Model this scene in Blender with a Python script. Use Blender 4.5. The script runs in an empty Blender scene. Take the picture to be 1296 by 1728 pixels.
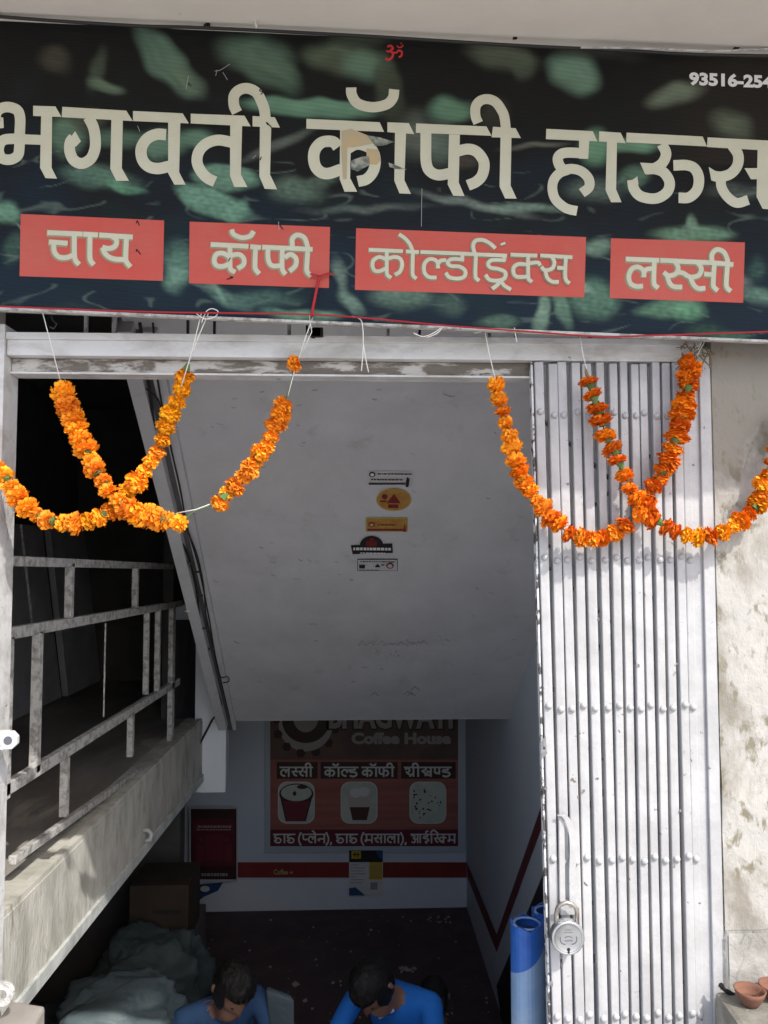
import bpy, math, random
from mathutils import Vector, Matrix, noise as mnoise
random.seed(7)
C = bpy.context.scene.collection
SC = bpy.context.scene
# ---------------------------------------------------------------- camera
PITCH, YAW, F = math.radians(3.2), math.radians(2.2), 1300.0
CAM = Vector((0, -1.625, 1.55))
fw = Vector((math.sin(YAW)*math.cos(PITCH), math.cos(YAW)*math.cos(PITCH), math.sin(PITCH)))
rt = fw.cross(Vector((0, 0, 1))).normalized()
up = rt.cross(fw)
cd = bpy.data.cameras.new('camera'); cam = bpy.data.objects.new('camera', cd); C.objects.link(cam)
cam.matrix_world = Matrix(((rt.x, up.x, -fw.x, CAM.x), (rt.y, up.y, -fw.y, CAM.y), (rt.z, up.z, -fw.z, CAM.z), (0, 0, 0, 1)))
cd.sensor_fit = 'VERTICAL'; cd.sensor_height = 36; cd.lens = 36*F/1728
cd.clip_start = .05; cd.clip_end = 500
SC.camera = cam
# ---------------------------------------------------------------- world, sun, exposure
EL, AZ = math.radians(48), math.radians(33)        # sun is in front of the shop, to the right
w = bpy.data.worlds.new('World'); SC.world = w; w.use_nodes = True
nt = w.node_tree; bg = nt.nodes['Background']
sky = nt.nodes.new('ShaderNodeTexSky'); sky.sky_type = 'NISHITA'; sky.sun_disc = False
sky.sun_elevation = EL; sky.sun_rotation = math.pi - AZ; sky.air_density = 1.0; sky.dust_density = 3.0
nt.links.new(sky.outputs[0], bg.inputs[0]); bg.inputs[1].default_value = 0.15
sl = bpy.data.lights.new('sun', 'SUN'); sl.energy = 2.15; sl.angle = math.radians(.5); sl.color = (1, .95, .87)
so = bpy.data.objects.new('sun', sl); C.objects.link(so)
sundir = Vector((math.sin(AZ)*math.cos(EL), -math.cos(AZ)*math.cos(EL), math.sin(EL)))   # towards the sun
so.rotation_euler = sundir.to_track_quat('Z', 'Y').to_euler(); so.location = sundir*20
SC.view_settings.view_transform = 'Standard'; SC.view_settings.look = 'None'
SC.view_settings.gamma = 1; SC.view_settings.exposure = 0.82; SC.view_settings.use_curve_mapping = False

# ---------------------------------------------------------------- helpers
def ray(px, py): return fw + rt*((px-648)/F) + up*((864-py)/F)
def onP(px, py, p0, n):
    d = ray(px, py); return CAM + d*((p0-CAM).dot(n)/d.dot(n))
def atY(px, py, Y): return onP(px, py, Vector((0, Y, 0)), Vector((0, 1, 0)))
def atX(px, py, X): return onP(px, py, Vector((X, 0, 0)), Vector((1, 0, 0)))
def atZ(px, py, Z): return onP(px, py, Vector((0, 0, Z)), Vector((0, 0, 1)))

def srgb(r, g, b):
    f = lambda v: (v/255/12.92) if v/255 <= .04045 else ((v/255+.055)/1.055)**2.4
    return (f(r), f(g), f(b))
def mat(name, col, rough=.7, col2=None, scale=6, lo=.4, hi=.65, bump=0, bscale=60, col3=None, scale3=20, lo3=.62, hi3=.7, metal=0, spec=.4, stretch=(1, 1, 1), zg=None, vary=0, attr=None, rib=0, detail=8):
    m = bpy.data.materials.new(name); m.use_nodes = True
    n = m.node_tree; N = n.nodes; L = n.links; b = N['Principled BSDF']
    b.inputs['Roughness'].default_value = rough; b.inputs['Metallic'].default_value = metal
    b.inputs['Specular IOR Level'].default_value = spec
    tc = N.new('ShaderNodeTexCoord'); mp = N.new('ShaderNodeMapping'); mp.inputs['Scale'].default_value = stretch
    L.new(tc.outputs['Object'], mp.inputs[0])
    def nz(s, d=detail, off=0):
        t = N.new('ShaderNodeTexNoise'); t.inputs['Scale'].default_value = s; t.inputs['Detail'].default_value = d
        t.inputs['Roughness'].default_value = .62; t.inputs['Distortion'].default_value = .3
        if off:
            a = N.new('ShaderNodeVectorMath'); a.inputs[1].default_value = (off, off*2, off*.7); L.new(mp.outputs[0], a.inputs[0]); L.new(a.outputs[0], t.inputs[0])
        else: L.new(mp.outputs[0], t.inputs[0])
        return t.outputs['Fac']
    def mix(fac, a, c):
        x = N.new('ShaderNodeMix'); x.data_type = 'RGBA'; L.new(fac, x.inputs[0])
        for i, v in ((6, a), (7, c)):
            if isinstance(v, tuple): x.inputs[i].default_value = (*v, 1)
            else: L.new(v, x.inputs[i])
        return x.outputs[2]
    def rng(s, a, c):
        r = N.new('ShaderNodeMapRange'); r.inputs[1].default_value = a; r.inputs[2].default_value = c; L.new(s, r.inputs[0]); return r.outputs[0]
    cur = tuple(col)
    if attr:
        a = N.new('ShaderNodeAttribute'); a.attribute_name = attr; cur = a.outputs['Color']
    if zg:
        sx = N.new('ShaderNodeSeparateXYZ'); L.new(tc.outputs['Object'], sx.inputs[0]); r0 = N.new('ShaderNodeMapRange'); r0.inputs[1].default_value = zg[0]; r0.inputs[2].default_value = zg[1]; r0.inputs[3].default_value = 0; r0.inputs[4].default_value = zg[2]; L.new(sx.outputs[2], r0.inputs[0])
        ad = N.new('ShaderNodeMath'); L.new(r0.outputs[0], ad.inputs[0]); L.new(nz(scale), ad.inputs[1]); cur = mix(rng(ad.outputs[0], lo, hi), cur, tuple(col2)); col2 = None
    if col2: cur = mix(rng(nz(scale), lo, hi), cur, tuple(col2))
    if col3: cur = mix(rng(nz(scale3, off=3.7), lo3, hi3), cur, tuple(col3))
    if vary:
        oi = N.new('ShaderNodeObjectInfo'); hs = N.new('ShaderNodeHueSaturation'); v1 = rng(oi.outputs['Random'], 0, 1); r1 = v1.node; r1.inputs[3].default_value = .978; r1.inputs[4].default_value = 1.012 if False else .508+.0
        r1.inputs[3].default_value = .488; v2 = rng(oi.outputs['Random'], 0, 1); v2.node.inputs[3].default_value = .86; v2.node.inputs[4].default_value = 1.12
        L.new(v1, hs.inputs['Hue']); L.new(v2, hs.inputs['Value'])
        if isinstance(cur, tuple): hs.inputs['Color'].default_value = (*cur, 1)
        else: L.new(cur, hs.inputs['Color'])
        cur = hs.outputs[0]
    if isinstance(cur, tuple): b.inputs['Base Color'].default_value = (*cur, 1)
    else: L.new(cur, b.inputs['Base Color'])
    h = None
    if bump:
        bp = N.new('ShaderNodeBump'); bp.inputs['Strength'].default_value = bump; bp.inputs['Distance'].default_value = .004
        L.new(nz(bscale, 5, 1.3), bp.inputs['Height']); h = bp
    if rib:
        wv = N.new('ShaderNodeTexWave'); wv.bands_direction = 'Z'; wv.inputs['Scale'].default_value = rib; L.new(tc.outputs['Object'], wv.inputs[0])
        b2 = N.new('ShaderNodeBump'); b2.inputs['Strength'].default_value = .25; b2.inputs['Distance'].default_value = .001
        L.new(wv.outputs['Fac'], b2.inputs['Height'])
        if h: L.new(h.outputs[0], b2.inputs['Normal'])
        h = b2
    if h: L.new(h.outputs[0], b.inputs['Normal'])
    return m

class MB:
    def __init__(s): s.v = []; s.f = []; s.c = []
    def face(s, pts):
        k = len(s.v); s.v += [tuple(p) for p in pts]; s.f.append(tuple(range(k, k+len(pts))))
    def box(s, a, b):
        x0, y0, z0 = map(min, a, b); x1, y1, z1 = map(max, a, b)
        s.hexa([(x0, y0, z0), (x1, y0, z0), (x1, y1, z0), (x0, y1, z0)], [(x0, y0, z1), (x1, y0, z1), (x1, y1, z1), (x0, y1, z1)])
        return s
    def hexa(s, lo, hi):      # two matching rings
        k = len(s.v); n = len(lo); s.v += [tuple(p) for p in lo]+[tuple(p) for p in hi]
        s.f.append(tuple(range(k+n-1, k-1, -1))); s.f.append(tuple(range(k+n, k+2*n)))
        for i in range(n): j = (i+1) % n; s.f.append((k+i, k+j, k+n+j, k+n+i))
        return s
    def bar(s, a, b, w, h, upv=(0, 0, 1)):   # a rectangular bar from a to b
        a = Vector(a); b = Vector(b); d = (b-a).normalized(); x = d.cross(Vector(upv))
        if x.length < 1e-4: x = d.cross(Vector((0, 1, 0)))
        x.normalize(); y = x.cross(d).normalized()
        r = [x*w/2+y*h/2, -x*w/2+y*h/2, -x*w/2-y*h/2, x*w/2-y*h/2]
        return s.hexa([a+q for q in r], [b+q for q in r])
    def tube(s, pts, r, n=6, cap=True):
        pts = [Vector(p) for p in pts]; k = len(s.v); m = len(pts)
        for i, p in enumerate(pts):
            t = (pts[min(i+1, m-1)]-pts[max(i-1, 0)]).normalized()
            x = t.cross(Vector((.3, 1, .2))).normalized(); y = t.cross(x)
            rr = r[i] if isinstance(r, (list, tuple)) else r
            for j in range(n):
                a = 2*math.pi*j/n; s.v.append(tuple(p+x*rr*math.cos(a)+y*rr*math.sin(a)))
        for i in range(m-1):
            for j in range(n): q = (j+1) % n; s.f.append((k+i*n+j, k+i*n+q, k+(i+1)*n+q, k+(i+1)*n+j))
        if cap: s.f.append(tuple(range(k+n-1, k-1, -1))); s.f.append(tuple(range(k+(m-1)*n, k+m*n)))
        return s
    def lathe(s, prof, n=16, o=(0, 0, 0), ax='z'):
        k = len(s.v); m = len(prof)
        for r, z in prof:
            for j in range(n):
                a = 2*math.pi*j/n; x, y = r*math.cos(a), r*math.sin(a)
                s.v.append((o[0]+x, o[1]+y, o[2]+z) if ax == 'z' else (o[0]+x, o[1]-z, o[2]+y))
        for i in range(m-1):
            for j in range(n): q = (j+1) % n; s.f.append((k+i*n+j, k+i*n+q, k+(i+1)*n+q, k+(i+1)*n+j))
        return s
    def mesh(s, name, smooth=False):
        me = bpy.data.meshes.new(name); me.from_pydata(s.v, [], s.f); me.update()
        if smooth:
            for p in me.polygons: p.use_smooth = True
        return me
    def build(s, name, m, parent=None, smooth=False, bevel=0, loc=None):
        o = bpy.data.objects.new(name, s.mesh(name, smooth)); C.objects.link(o)
        if m: o.data.materials.append(m)
        if parent: o.parent = parent
        if loc: o.location = loc
        if bevel:
            b = o.modifiers.new('bevel', 'BEVEL'); b.width = bevel; b.segments = 2; b.limit_method = 'ANGLE'
        return o
def tag(o, label=None, cat=None, group=None, kind=None):
    if label: o['label'] = label
    if cat: o['category'] = cat
    if group: o['group'] = group
    if kind: o['kind'] = kind
    return o
def empty(name, loc=(0, 0, 0), **k):
    o = bpy.data.objects.new(name, None); C.objects.link(o); o.location = loc; o.empty_display_size = .05
    return tag(o, **k)
def copy_to(o, parent, loc=None):
    c = o.copy(); C.objects.link(c); c.parent = parent
    if loc is not None: c.location = loc
    return c
def catmull(p, k=6):
    if len(p) < 3: return list(p)
    q = [tuple(2*a-b for a, b in zip(p[0], p[1]))]+list(p)+[tuple(2*a-b for a, b in zip(p[-1], p[-2]))]; o = []
    for i in range(1, len(q)-2):
        for t in range(k):
            u = t/k
            o.append(tuple(.5*((2*b)+(-a+c)*u+(2*a-5*b+4*c-d)*u*u+(-a+3*b-3*c+d)*u**3) for a, b, c, d in zip(q[i-1], q[i], q[i+1], q[i+2])))
    o.append(tuple(p[-1])); return o
def ribbon(p, w):            # closed quads either side of a 2D centre line
    L_, R_ = [], []; n = len(p)
    for i in range(n):
        a = p[max(i-1, 0)]; b = p[min(i+1, n-1)]; dx, dy = b[0]-a[0], b[1]-a[1]; l = math.hypot(dx, dy) or 1
        s = 1
        if 0 < i < n-1:
            u = Vector((p[i][0]-a[0], p[i][1]-a[1])); v = Vector((b[0]-p[i][0], b[1]-p[i][1]))
            if u.length > 0 and v.length > 0: s = min(1.35, 1/max(.6, math.cos(u.angle(v)/2)))
        nx, ny = -dy/l*w/2*s, dx/l*w/2*s
        L_.append((p[i][0]+nx, p[i][1]+ny)); R_.append((p[i][0]-nx, p[i][1]-ny))
    return L_, R_
class Ink:
    """flat print: shapes given in picture-plane units, placed on a surface through fn(x, y, lift)"""
    def __init__(s, fn): s.fn = fn; s.mb = MB(); s.k = 0
    def poly(s, pts): s.mb.face([s.fn(x, y, s.k) for x, y in pts]); s.k += 1
    def stroke(s, pts, w, sm=True):
        p = catmull(pts) if sm else list(pts); a, b = ribbon(p, w)
        for i in range(len(p)-1): s.mb.face([s.fn(*q, s.k+i*.03) for q in (a[i], a[i+1], b[i+1], b[i])])
        s.k += 1+len(p)*.03
    def rect(s, x0, y0, x1, y1): s.poly([(x0, y0), (x1, y0), (x1, y1), (x0, y1)])
    def ell(s, cx, cy, rx, ry, n=24, a0=0, a1=2*math.pi, rot=0):
        P = []
        for i in range(n):
            a = a0+(a1-a0)*i/(n if a1-a0 > 6.2 else n-1); x, y = rx*math.cos(a), ry*math.sin(a)
            P.append((cx+x*math.cos(rot)-y*math.sin(rot), cy+x*math.sin(rot)+y*math.cos(rot)))
        s.poly(P)
    def rrect(s, x0, y0, x1, y1, r):
        P = []
        for cx, cy, a in ((x1-r, y1-r, 0), (x0+r, y1-r, 90), (x0+r, y0+r, 180), (x1-r, y0+r, 270)):
            for i in range(5): t = math.radians(a+22.5*i); P.append((cx+r*math.cos(t), cy+r*math.sin(t)))
        s.poly(P)
    def text(s, txt, x0, y0, x1, y1, skew=0, fat=0.0):
        cu = bpy.data.curves.new('t', 'FONT'); cu.body = txt; cu.fill_mode = 'FRONT'; cu.offset = fat; cu.resolution_u = 3
        o = bpy.data.objects.new('t', cu); C.objects.link(o); bpy.context.view_layer.update()
        me = bpy.data.meshes.new_from_object(o); bpy.data.objects.remove(o)
        vs = [v.co for v in me.vertices]
        if not vs: return
        ax, bx = min(v.x for v in vs), max(v.x for v in vs); ay, by = min(v.y for v in vs), max(v.y for v in vs)
        k = len(s.mb.v)
        for v in vs:
            u = (v.x-ax)/(bx-ax); t = (v.y-ay)/(by-ay)
            s.mb.v.append(tuple(s.fn(x0+u*(x1-x0), y1-t*(y1-y0)+u*skew, s.k)))
        for p in me.polygons: s.mb.f.append(tuple(k+i for i in p.vertices))
        s.k += 1
    def build(s, name, m, parent): return s.mb.build(name, m, parent)

# ---------------------------------------------------------------- materials
M = {}
M['ground'] = mat('pale_street', (.44, .43, .41), .9, (.36, .35, .34), 3, bump=.6, bscale=90)  # unseen street kept pale so it bounces sunlight into the shaded front
M['soffit'] = mat('slab_paint', (0.739, 0.695, 0.625), .85, (0.651, 0.607, 0.546), 2.5, .35, .75, bump=.15, bscale=40, col3=(0.264, 0.238, 0.202), scale3=9, lo3=.66, hi3=.8)
M['facade'] = mat('facade_plaster', (.52, .49, .44), .9, (.36, .33, .29), 3, bump=.5, bscale=50)
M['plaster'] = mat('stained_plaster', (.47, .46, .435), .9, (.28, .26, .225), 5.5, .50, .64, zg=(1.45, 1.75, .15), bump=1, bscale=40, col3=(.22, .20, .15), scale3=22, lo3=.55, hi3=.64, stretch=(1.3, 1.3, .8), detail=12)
M['plinth'] = mat('rough_plinth', (0.484, 0.475, 0.449), .9, (0.317, 0.308, 0.282), 9, .42, .62, bump=1, bscale=45, col3=(0.106, 0.106, 0.097), scale3=16, lo3=.63, hi3=.68)
M['palestep'] = mat('pale_bounce_step', (.72, .72, .73), .6, (.62, .62, .63), 5)  # unseen steps and platform made pale to bounce sun into the cellar
M['ledge'] = mat('ledge_concrete', (0.317, 0.308, 0.273), .92, (0.194, 0.185, 0.158), 10, .4, .6, bump=1, bscale=60, col3=(0.440, 0.431, 0.396), scale3=24, lo3=.6, hi3=.7)
M['ceil'] = mat('stair_soffit_paint', (.66, .66, .69), .7, (.57, .57, .59), 3.5, .35, .65, bump=.7, bscale=14, col3=(.46, .45, .45), scale3=9, lo3=.60, hi3=.80)
M['wallin'] = mat('inner_wall_paint', (.70, .76, .84), .65, (.62, .68, .77), 3, .3, .8, bump=.15, bscale=30)
M['wallwhite'] = mat('inner_white_paint', (.84, .88, .93), .6, (.77, .82, .88), 4, .35, .8, bump=.1)
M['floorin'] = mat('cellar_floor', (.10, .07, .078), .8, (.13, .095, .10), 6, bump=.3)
M['darkpatch'] = mat('near_black', (.03, .022, .026), .6, (.02, .015, .02), 5)
M['maroon'] = mat('maroon_paint', (.17, .03, .045), .6, (.12, .02, .03), 8)
M['redband'] = mat('red_band_paint', (.30, .035, .03), .6, (.22, .03, .025), 8)
M['void'] = mat('void_dark', (.13, .125, .125), .9, (.09, .085, .085), 4, bump=.3)  # dark base puts the unlit depth of the landing into the colour
M['board'] = mat('dark_board', (.55, .55, .60), .6, (.42, .42, .47), 5, bump=.1)
M['stairslab'] = mat('worn_landing', (.36, .34, .31), .8, (.2, .18, .16), 3, .35, .6, bump=.5, bscale=40, col3=(.5, .46, .38), scale3=6, lo3=.6, hi3=.75, stretch=(1, .35, 1))
M['slabface'] = mat('landing_edge_plaster', (.56, .55, .50), .85, (.36, .355, .31), 5, .42, .66, bump=1, bscale=45, col3=(.2, .2, .15), scale3=7, lo3=.56, hi3=.74, stretch=(1, 2.2, .9), detail=12)
M['slabtrim'] = mat('landing_trim', (.55, .58, .57), .8, (.34, .36, .35), 12, bump=.3)
M['rail'] = mat('weathered_rail_paint', (0.563, 0.559, 0.546), .6, (0.290, 0.273, 0.255), 42, .46, .62, bump=1, bscale=120, col3=(0.141, 0.079, 0.053), scale3=9, lo3=.66, hi3=.72)
M['beam'] = mat('white_frame_paint', (0.669, 0.678, 0.686), .5, (0.458, 0.449, 0.431), 16, .45, .66, bump=.6, bscale=60, col3=(0.141, 0.114, 0.097), scale3=34, lo3=.655, hi3=.70, stretch=(.5, 1, 1))
M['rust'] = mat('flaking_frame', (0.528, 0.510, 0.484), .7, (0.167, 0.145, 0.123), 30, .42, .50, bump=1.3, bscale=70, col3=(0.123, 0.097, 0.079), scale3=50, lo3=.6, hi3=.66, stretch=(.3, 1, 1))
M['gate'] = mat('white_gate_paint', (0.51, 0.514, 0.528), .42, (0.42, 0.42, 0.43), 9, .42, .62, bump=.35, bscale=50, col3=(0.176, 0.150, 0.132), scale3=40, lo3=.665, hi3=.685, spec=.5)
M['barepaint'] = mat('bare_primer', (.26, .26, .27), .8, (.15, .13, .12), 60)
M['chip'] = mat('chipped_edge', (.72, .73, .74), .6, (.10, .09, .085), 40, .52, .56, bump=1, bscale=80)
M['steel'] = mat('padlock_steel', (.62, .64, .66), .28, (.48, .5, .53), 20, metal=.85, spec=.5)
M['engrave'] = mat('engraving', (.16, .17, .19), .5, metal=.5)
M['shackle'] = mat('shackle_steel', (.5, .47, .42), .35, (.3, .27, .24), 60, metal=.8)
M['cable'] = mat('black_cable', (.02, .02, .02), .5)
M['clip'] = mat('cable_clip', (.6, .6, .58), .6)
M['thread'] = mat('white_thread', (.75, .74, .70), .8)
M['redcord'] = mat('red_cord', (.40, .02, .03), .7)
M['orangeA'] = mat('marigold_orange', (.92, .27, .010), .65, (.95, .42, .03), 60, .35, .65, spec=.2, vary=1)
M['orangeB'] = mat('marigold_deep_orange', (.80, .19, .008), .65, (.90, .28, .012), 60, .35, .65, spec=.2, vary=1)
M['yellow'] = mat('marigold_yellow', (.92, .46, .015), .65, (.88, .32, .01), 60, .35, .65, spec=.2, vary=1)
M['calyx'] = mat('marigold_green', (.10, .17, .05), .7)
M['dryleaf'] = mat('dry_leaf', (.22, .17, .10), .8)
M['signtext'] = mat('sign_cream', (0.581, 0.572, 0.449), .6, (0.519, 0.506, 0.396), 14, .3, .7, rib=100, col3=(0.176, 0.158, 0.114), scale3=45, lo3=.73, hi3=.76)
M['signedge'] = mat('sign_text_edge', (0.264, 0.282, 0.167), .6, rib=100)
M['sign'] = mat('banner_print', (.02, .02, .02), .6, spec=.12, attr='print', rib=100, bump=.08, bscale=20)
M['signred'] = mat('sign_red', (0.528, 0.066, 0.048), .55, (0.493, 0.097, 0.075), 9, .3, .7, rib=100, bump=.08, bscale=20, col3=(0.194, 0.026, 0.026), scale3=38, lo3=.735, hi3=.76)
M['tape'] = mat('torn_print', (.50, .36, .19), .7, (.42, .36, .24), 30, .4, .6)
M['tear'] = mat('torn_film', (.34, .35, .30), .7, (.10, .12, .10), 50, .42, .58)
M['scuff'] = mat('dark_scuff', (.015, .015, .013), .9)
M['signback'] = mat('sign_frame', (.30, .30, .29), .6, (.2, .2, .19), 20)
M['white'] = mat('white_print', (.75, .75, .74), .6)
M['grayprint'] = mat('gray_print', (.36, .36, .36), .7)
M['black'] = mat('black_print', (.02, .02, .025), .6)
M['omred'] = mat('om_red', (.55, .03, .03), .6)
M['tan'] = mat('tan_sticker', (.42, .20, .05), .6, (.5, .3, .07), 30)
M['tanedge'] = mat('tan_sticker_edge', (.5, .42, .16), .6)
M['stickred'] = mat('sticker_red', (.20, .02, .02), .6)
M['pale'] = mat('pale_sticker', (.60, .59, .60), .6)
M['posterbase'] = mat('menu_print_red', (.44, .15, .115), .5, (.33, .11, .085), 5, .35, .65, stretch=(.2, 1, 6))
M['postertop'] = mat('menu_print_brown', (.16, .09, .075), .5, (.10, .055, .05), 4)
M['posterdark'] = mat('menu_print_dark', (.055, .022, .02), .5)
M['posterfoot'] = mat('menu_print_maroon', (.14, .022, .03), .5)
M['postertext'] = mat('menu_lettering', (.74, .74, .70), .5)
M['posterdim'] = mat('menu_heading_lettering', (.40, .35, .33), .5)
M['photo'] = mat('menu_picture_ground', (.60, .64, .56), .5, (.48, .53, .46), 8)
M['cupred'] = mat('menu_cup_red', (.20, .03, .045), .5)
M['coffee'] = mat('menu_coffee', (.10, .04, .03), .5)
M['cream'] = mat('menu_cream', (.60, .52, .46), .5)
M['alu'] = mat('pale_frame', (.50, .56, .62), .5)
M['blueprint'] = mat('blue_print', (.03, .09, .22), .5)
M['yellowprint'] = mat('yellow_print', (.65, .42, .02), .5)
M['rollpale'] = mat('pale_blue_roll', (.34, .46, .62), .4, (.2, .34, .58), 6)
M['rollblue'] = mat('strong_blue_roll', (.04, .17, .55), .4, (.02, .09, .42), 8)
M['rollinner'] = mat('roll_inner', (.03, .05, .12), .5)
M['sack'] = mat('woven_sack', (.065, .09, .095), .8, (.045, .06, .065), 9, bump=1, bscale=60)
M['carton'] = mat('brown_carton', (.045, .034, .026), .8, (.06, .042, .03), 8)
M['clay'] = mat('terracotta', (.22, .10, .065), .8, (.14, .07, .05), 14, bump=.4, bscale=60)
M['wick'] = mat('ash_oil', (.16, .08, .05), .5)
M['skin'] = mat('brown_skin', (.34, .18, .12), .5, (.28, .14, .09), 12)
M['hair'] = mat('black_hair', (.012, .010, .009), .5, bump=1, bscale=200, stretch=(1, 1, .2))
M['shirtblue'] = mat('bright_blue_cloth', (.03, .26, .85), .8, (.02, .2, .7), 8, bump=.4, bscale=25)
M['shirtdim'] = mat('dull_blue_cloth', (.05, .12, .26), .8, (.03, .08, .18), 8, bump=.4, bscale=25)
M['shirtbrown'] = mat('brown_cloth', (.06, .04, .035), .8, bump=.4, bscale=25)
M['trouser'] = mat('dark_cloth', (.02, .02, .03), .8)
M['eye'] = mat('eye_dark', (.01, .01, .01), .3)
M['litter'] = mat('paper_scrap', (.5, .47, .42), .8)
M['cyanbag'] = mat('plastic_bag', (.11, .15, .165), .5, bump=1, bscale=40)

# ================================================================ setting
YS = -.08                       # sign plane
WR, WL, YB, ZF = .82, -.98, 4.09, -1.0
g = MB()
g.face([(-150, -200, 0), (150, -200, 0), (150, -.001, 0), (-150, -.001, 0)])
g.face([(-150, -.001, 0), (-2.0, -.001, 0), (-2.0, 60, 0), (-150, 60, 0)])
g.face([(1.0, -.001, 0), (150, -.001, 0), (150, 60, 0), (1.0, 60, 0)])
g.face([(-2.0, 4.4, 0), (1.0, 4.4, 0), (1.0, 60, 0), (-2.0, 60, 0)])
tag(g.build('ground', M['ground']), kind='structure')
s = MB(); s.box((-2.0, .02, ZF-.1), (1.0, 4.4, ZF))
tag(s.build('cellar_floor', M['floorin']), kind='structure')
s = MB()
for i in range(5): s.box((-.78, .0+.2*i, ZF), (WR, .2+.2*i, -.0-.18*i-.02))
tag(s.build('cellar_steps', M['palestep']), kind='structure')
# walls
s = MB(); s.box((-2.1, YB, ZF), (WR+.1, YB+.12, 2.7)); backwall = s.build('back_wall', M['wallin'])
tag(backwall, 'blue-grey painted back wall of the basement coffee room', 'wall')
s = MB(); s.box((WR, .02, ZF), (WR+.12, YB, 2.7)); rightwall = s.build('side_wall', M['wallin'])
tag(rightwall, 'painted right wall of the stairwell with maroon zigzag stripe', 'wall')
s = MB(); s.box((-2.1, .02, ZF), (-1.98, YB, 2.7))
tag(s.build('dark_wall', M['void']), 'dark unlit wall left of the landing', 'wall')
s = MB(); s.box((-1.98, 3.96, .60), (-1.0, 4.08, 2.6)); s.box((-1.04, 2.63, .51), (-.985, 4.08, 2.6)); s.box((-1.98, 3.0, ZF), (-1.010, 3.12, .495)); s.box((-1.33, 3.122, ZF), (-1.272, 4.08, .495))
tag(s.build('landing_end_wall', M['void']), 'wall at the far end of the landing, coloured dark for its shade', 'wall')
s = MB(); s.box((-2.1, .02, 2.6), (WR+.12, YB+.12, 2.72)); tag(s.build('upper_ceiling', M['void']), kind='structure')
s = MB(); s.box((-.98, 2.62, 1.2), (WR, YB, 1.28)); tag(s.build('room_ceiling', M['wallin']), kind='structure')
# sloping soffit of the upper stair flight
C0 = Vector((0, 2.5, onP(858, 1213, Vector((WR, 0, 0)), Vector((1, 0, 0))).z)); CY = onP(858, 1213, Vector((WR, 0, 0)), Vector((1, 0, 0))).y
C0.y = CY
c1 = atX(906, 1068, WR); SL = (c1.z-C0.z)/(c1.y-C0.y)
CN = Vector((0, -SL, 1)).normalized(); CN = -CN if CN.y > 0 and False else CN
def onC(px, py, k=0): return onP(px, py, C0, CN) - CN*(.002+.0003*k)     # lifted towards the viewer
XL = onC(383, 1205).x
def cz(y): return C0.z+SL*(y-C0.y)
T = .12
s = MB(); y0, y1 = .12, CY
s.hexa([(XL, y0, cz(y0)), (WR, y0, cz(y0)), (WR, y1, cz(y1)), (XL, y1, cz(y1))], [(XL, y0, cz(y0)+T), (WR, y0, cz(y0)+T), (WR, y1, cz(y1)+T), (XL, y1, cz(y1)+T)])
s.box((XL, y1-.003, cz(y1)+.001), (WR, y1+.1, 1.28))
slope = s.build('sloping_ceiling', M['ceil']); tag(slope, kind='structure')
# cracks and pencil marks on the sloping ceiling
M['crackgray'] = mat('crack_grey', (.34, .33, .33), .9)
ik = Ink(lambda x, y, k: onC(x, y, k*.1))
rnd = random.Random(3)
for i in range(60):
    x, y = rnd.uniform(300, 880), rnd.uniform(650, 1150); l = rnd.uniform(4, 11)
    if x < 300+(y-640)*.15: continue
    a = rnd.uniform(-.2, .5); ik.stroke([(x, y), (x+l*.5*math.cos(a), y+l*.5*math.sin(a)+1), (x+l*math.cos(a), y+l*math.sin(a))], rnd.choice((.7, 1, 1.5)))
ik.build('crack_marks', M['crackgray'], slope)['kind'] = 'stuff'
ik = Ink(lambda x, y, k: onC(x, y, k*.1+6))
for i in range(34):
    x = 606+i*3.4+rnd.uniform(-1, 1); y = 1083+rnd.uniform(-3, 3)
    ik.stroke([(x, y), (x+rnd.uniform(-2, 4), y+rnd.uniform(-4, 4)), (x+3, y+rnd.uniform(-3, 3))], .9)
for i in range(16):
    x = 630+rnd.uniform(0, 60); y = 1100+rnd.uniform(-8, 8)
    ik.stroke([(x, y), (x+rnd.uniform(-4, 4), y+rnd.uniform(-6, 6))], .8, False)
for x, y in ((632, 1170), (688, 1168), (700, 1160), (694, 1170)): ik.stroke([(x-7, y+3), (x, y-3), (x+8, y+3)], 1.4, False)
ik.build('pencil_scribble', M['crackgray'], slope)

# --- stringer running down the left side of the sloping ceiling
def slope_bar(pxa, pya, pxb, pyb, pxa2, pxb2, drop, thick, name, m, par):
    a = onP(pxa, pya, C0-CN*drop, CN); b = onP(pxb, pyb, C0-CN*drop, CN)
    a2 = onP(pxa2, pya, C0-CN*drop, CN); b2 = onP(pxb2, pyb, C0-CN*drop, CN)
    q = MB(); q.hexa([a, a2, b2, b], [p+CN*thick for p in (a, a2, b2, b)]); return q.build(name, m, par)
stringer = empty('stair_stringer', onC(250, 800), label='grey painted stringer edging the sloping ceiling with black cables', cat='beam')
for nm, (a, b, a2, b2, dr, th) in {'outer_flange': (193, 368, 221, 383, .05, .15), 'web_groove': (221, 383, 240, 393, .012, .11), 'inner_flange': (240, 393, 264, 399, .022, .02)}.items():
    o = slope_bar(a, 560, b, 1232, a2, b2, dr, th, nm, M['ceil'] if nm != 'web_groove' else M['void'], None)  # groove bar coloured dark, the shade of the recess put into its material
    o.parent = stringer; o.location = -stringer.location
def wire(name, pts, fn, r, m, label, cat='cable', group=None, sm=True):
    P = [Vector(fn(*p)) for p in pts]
    if sm: P = [Vector(q) for q in catmull([tuple(p) for p in P], 5)]
    o = MB().tube(P, r, 6).build(name, m, None, True); return tag(o, label, cat, group)
fc = lambda d: (lambda x, y: onP(x, y, C0-CN*d, CN))
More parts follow.
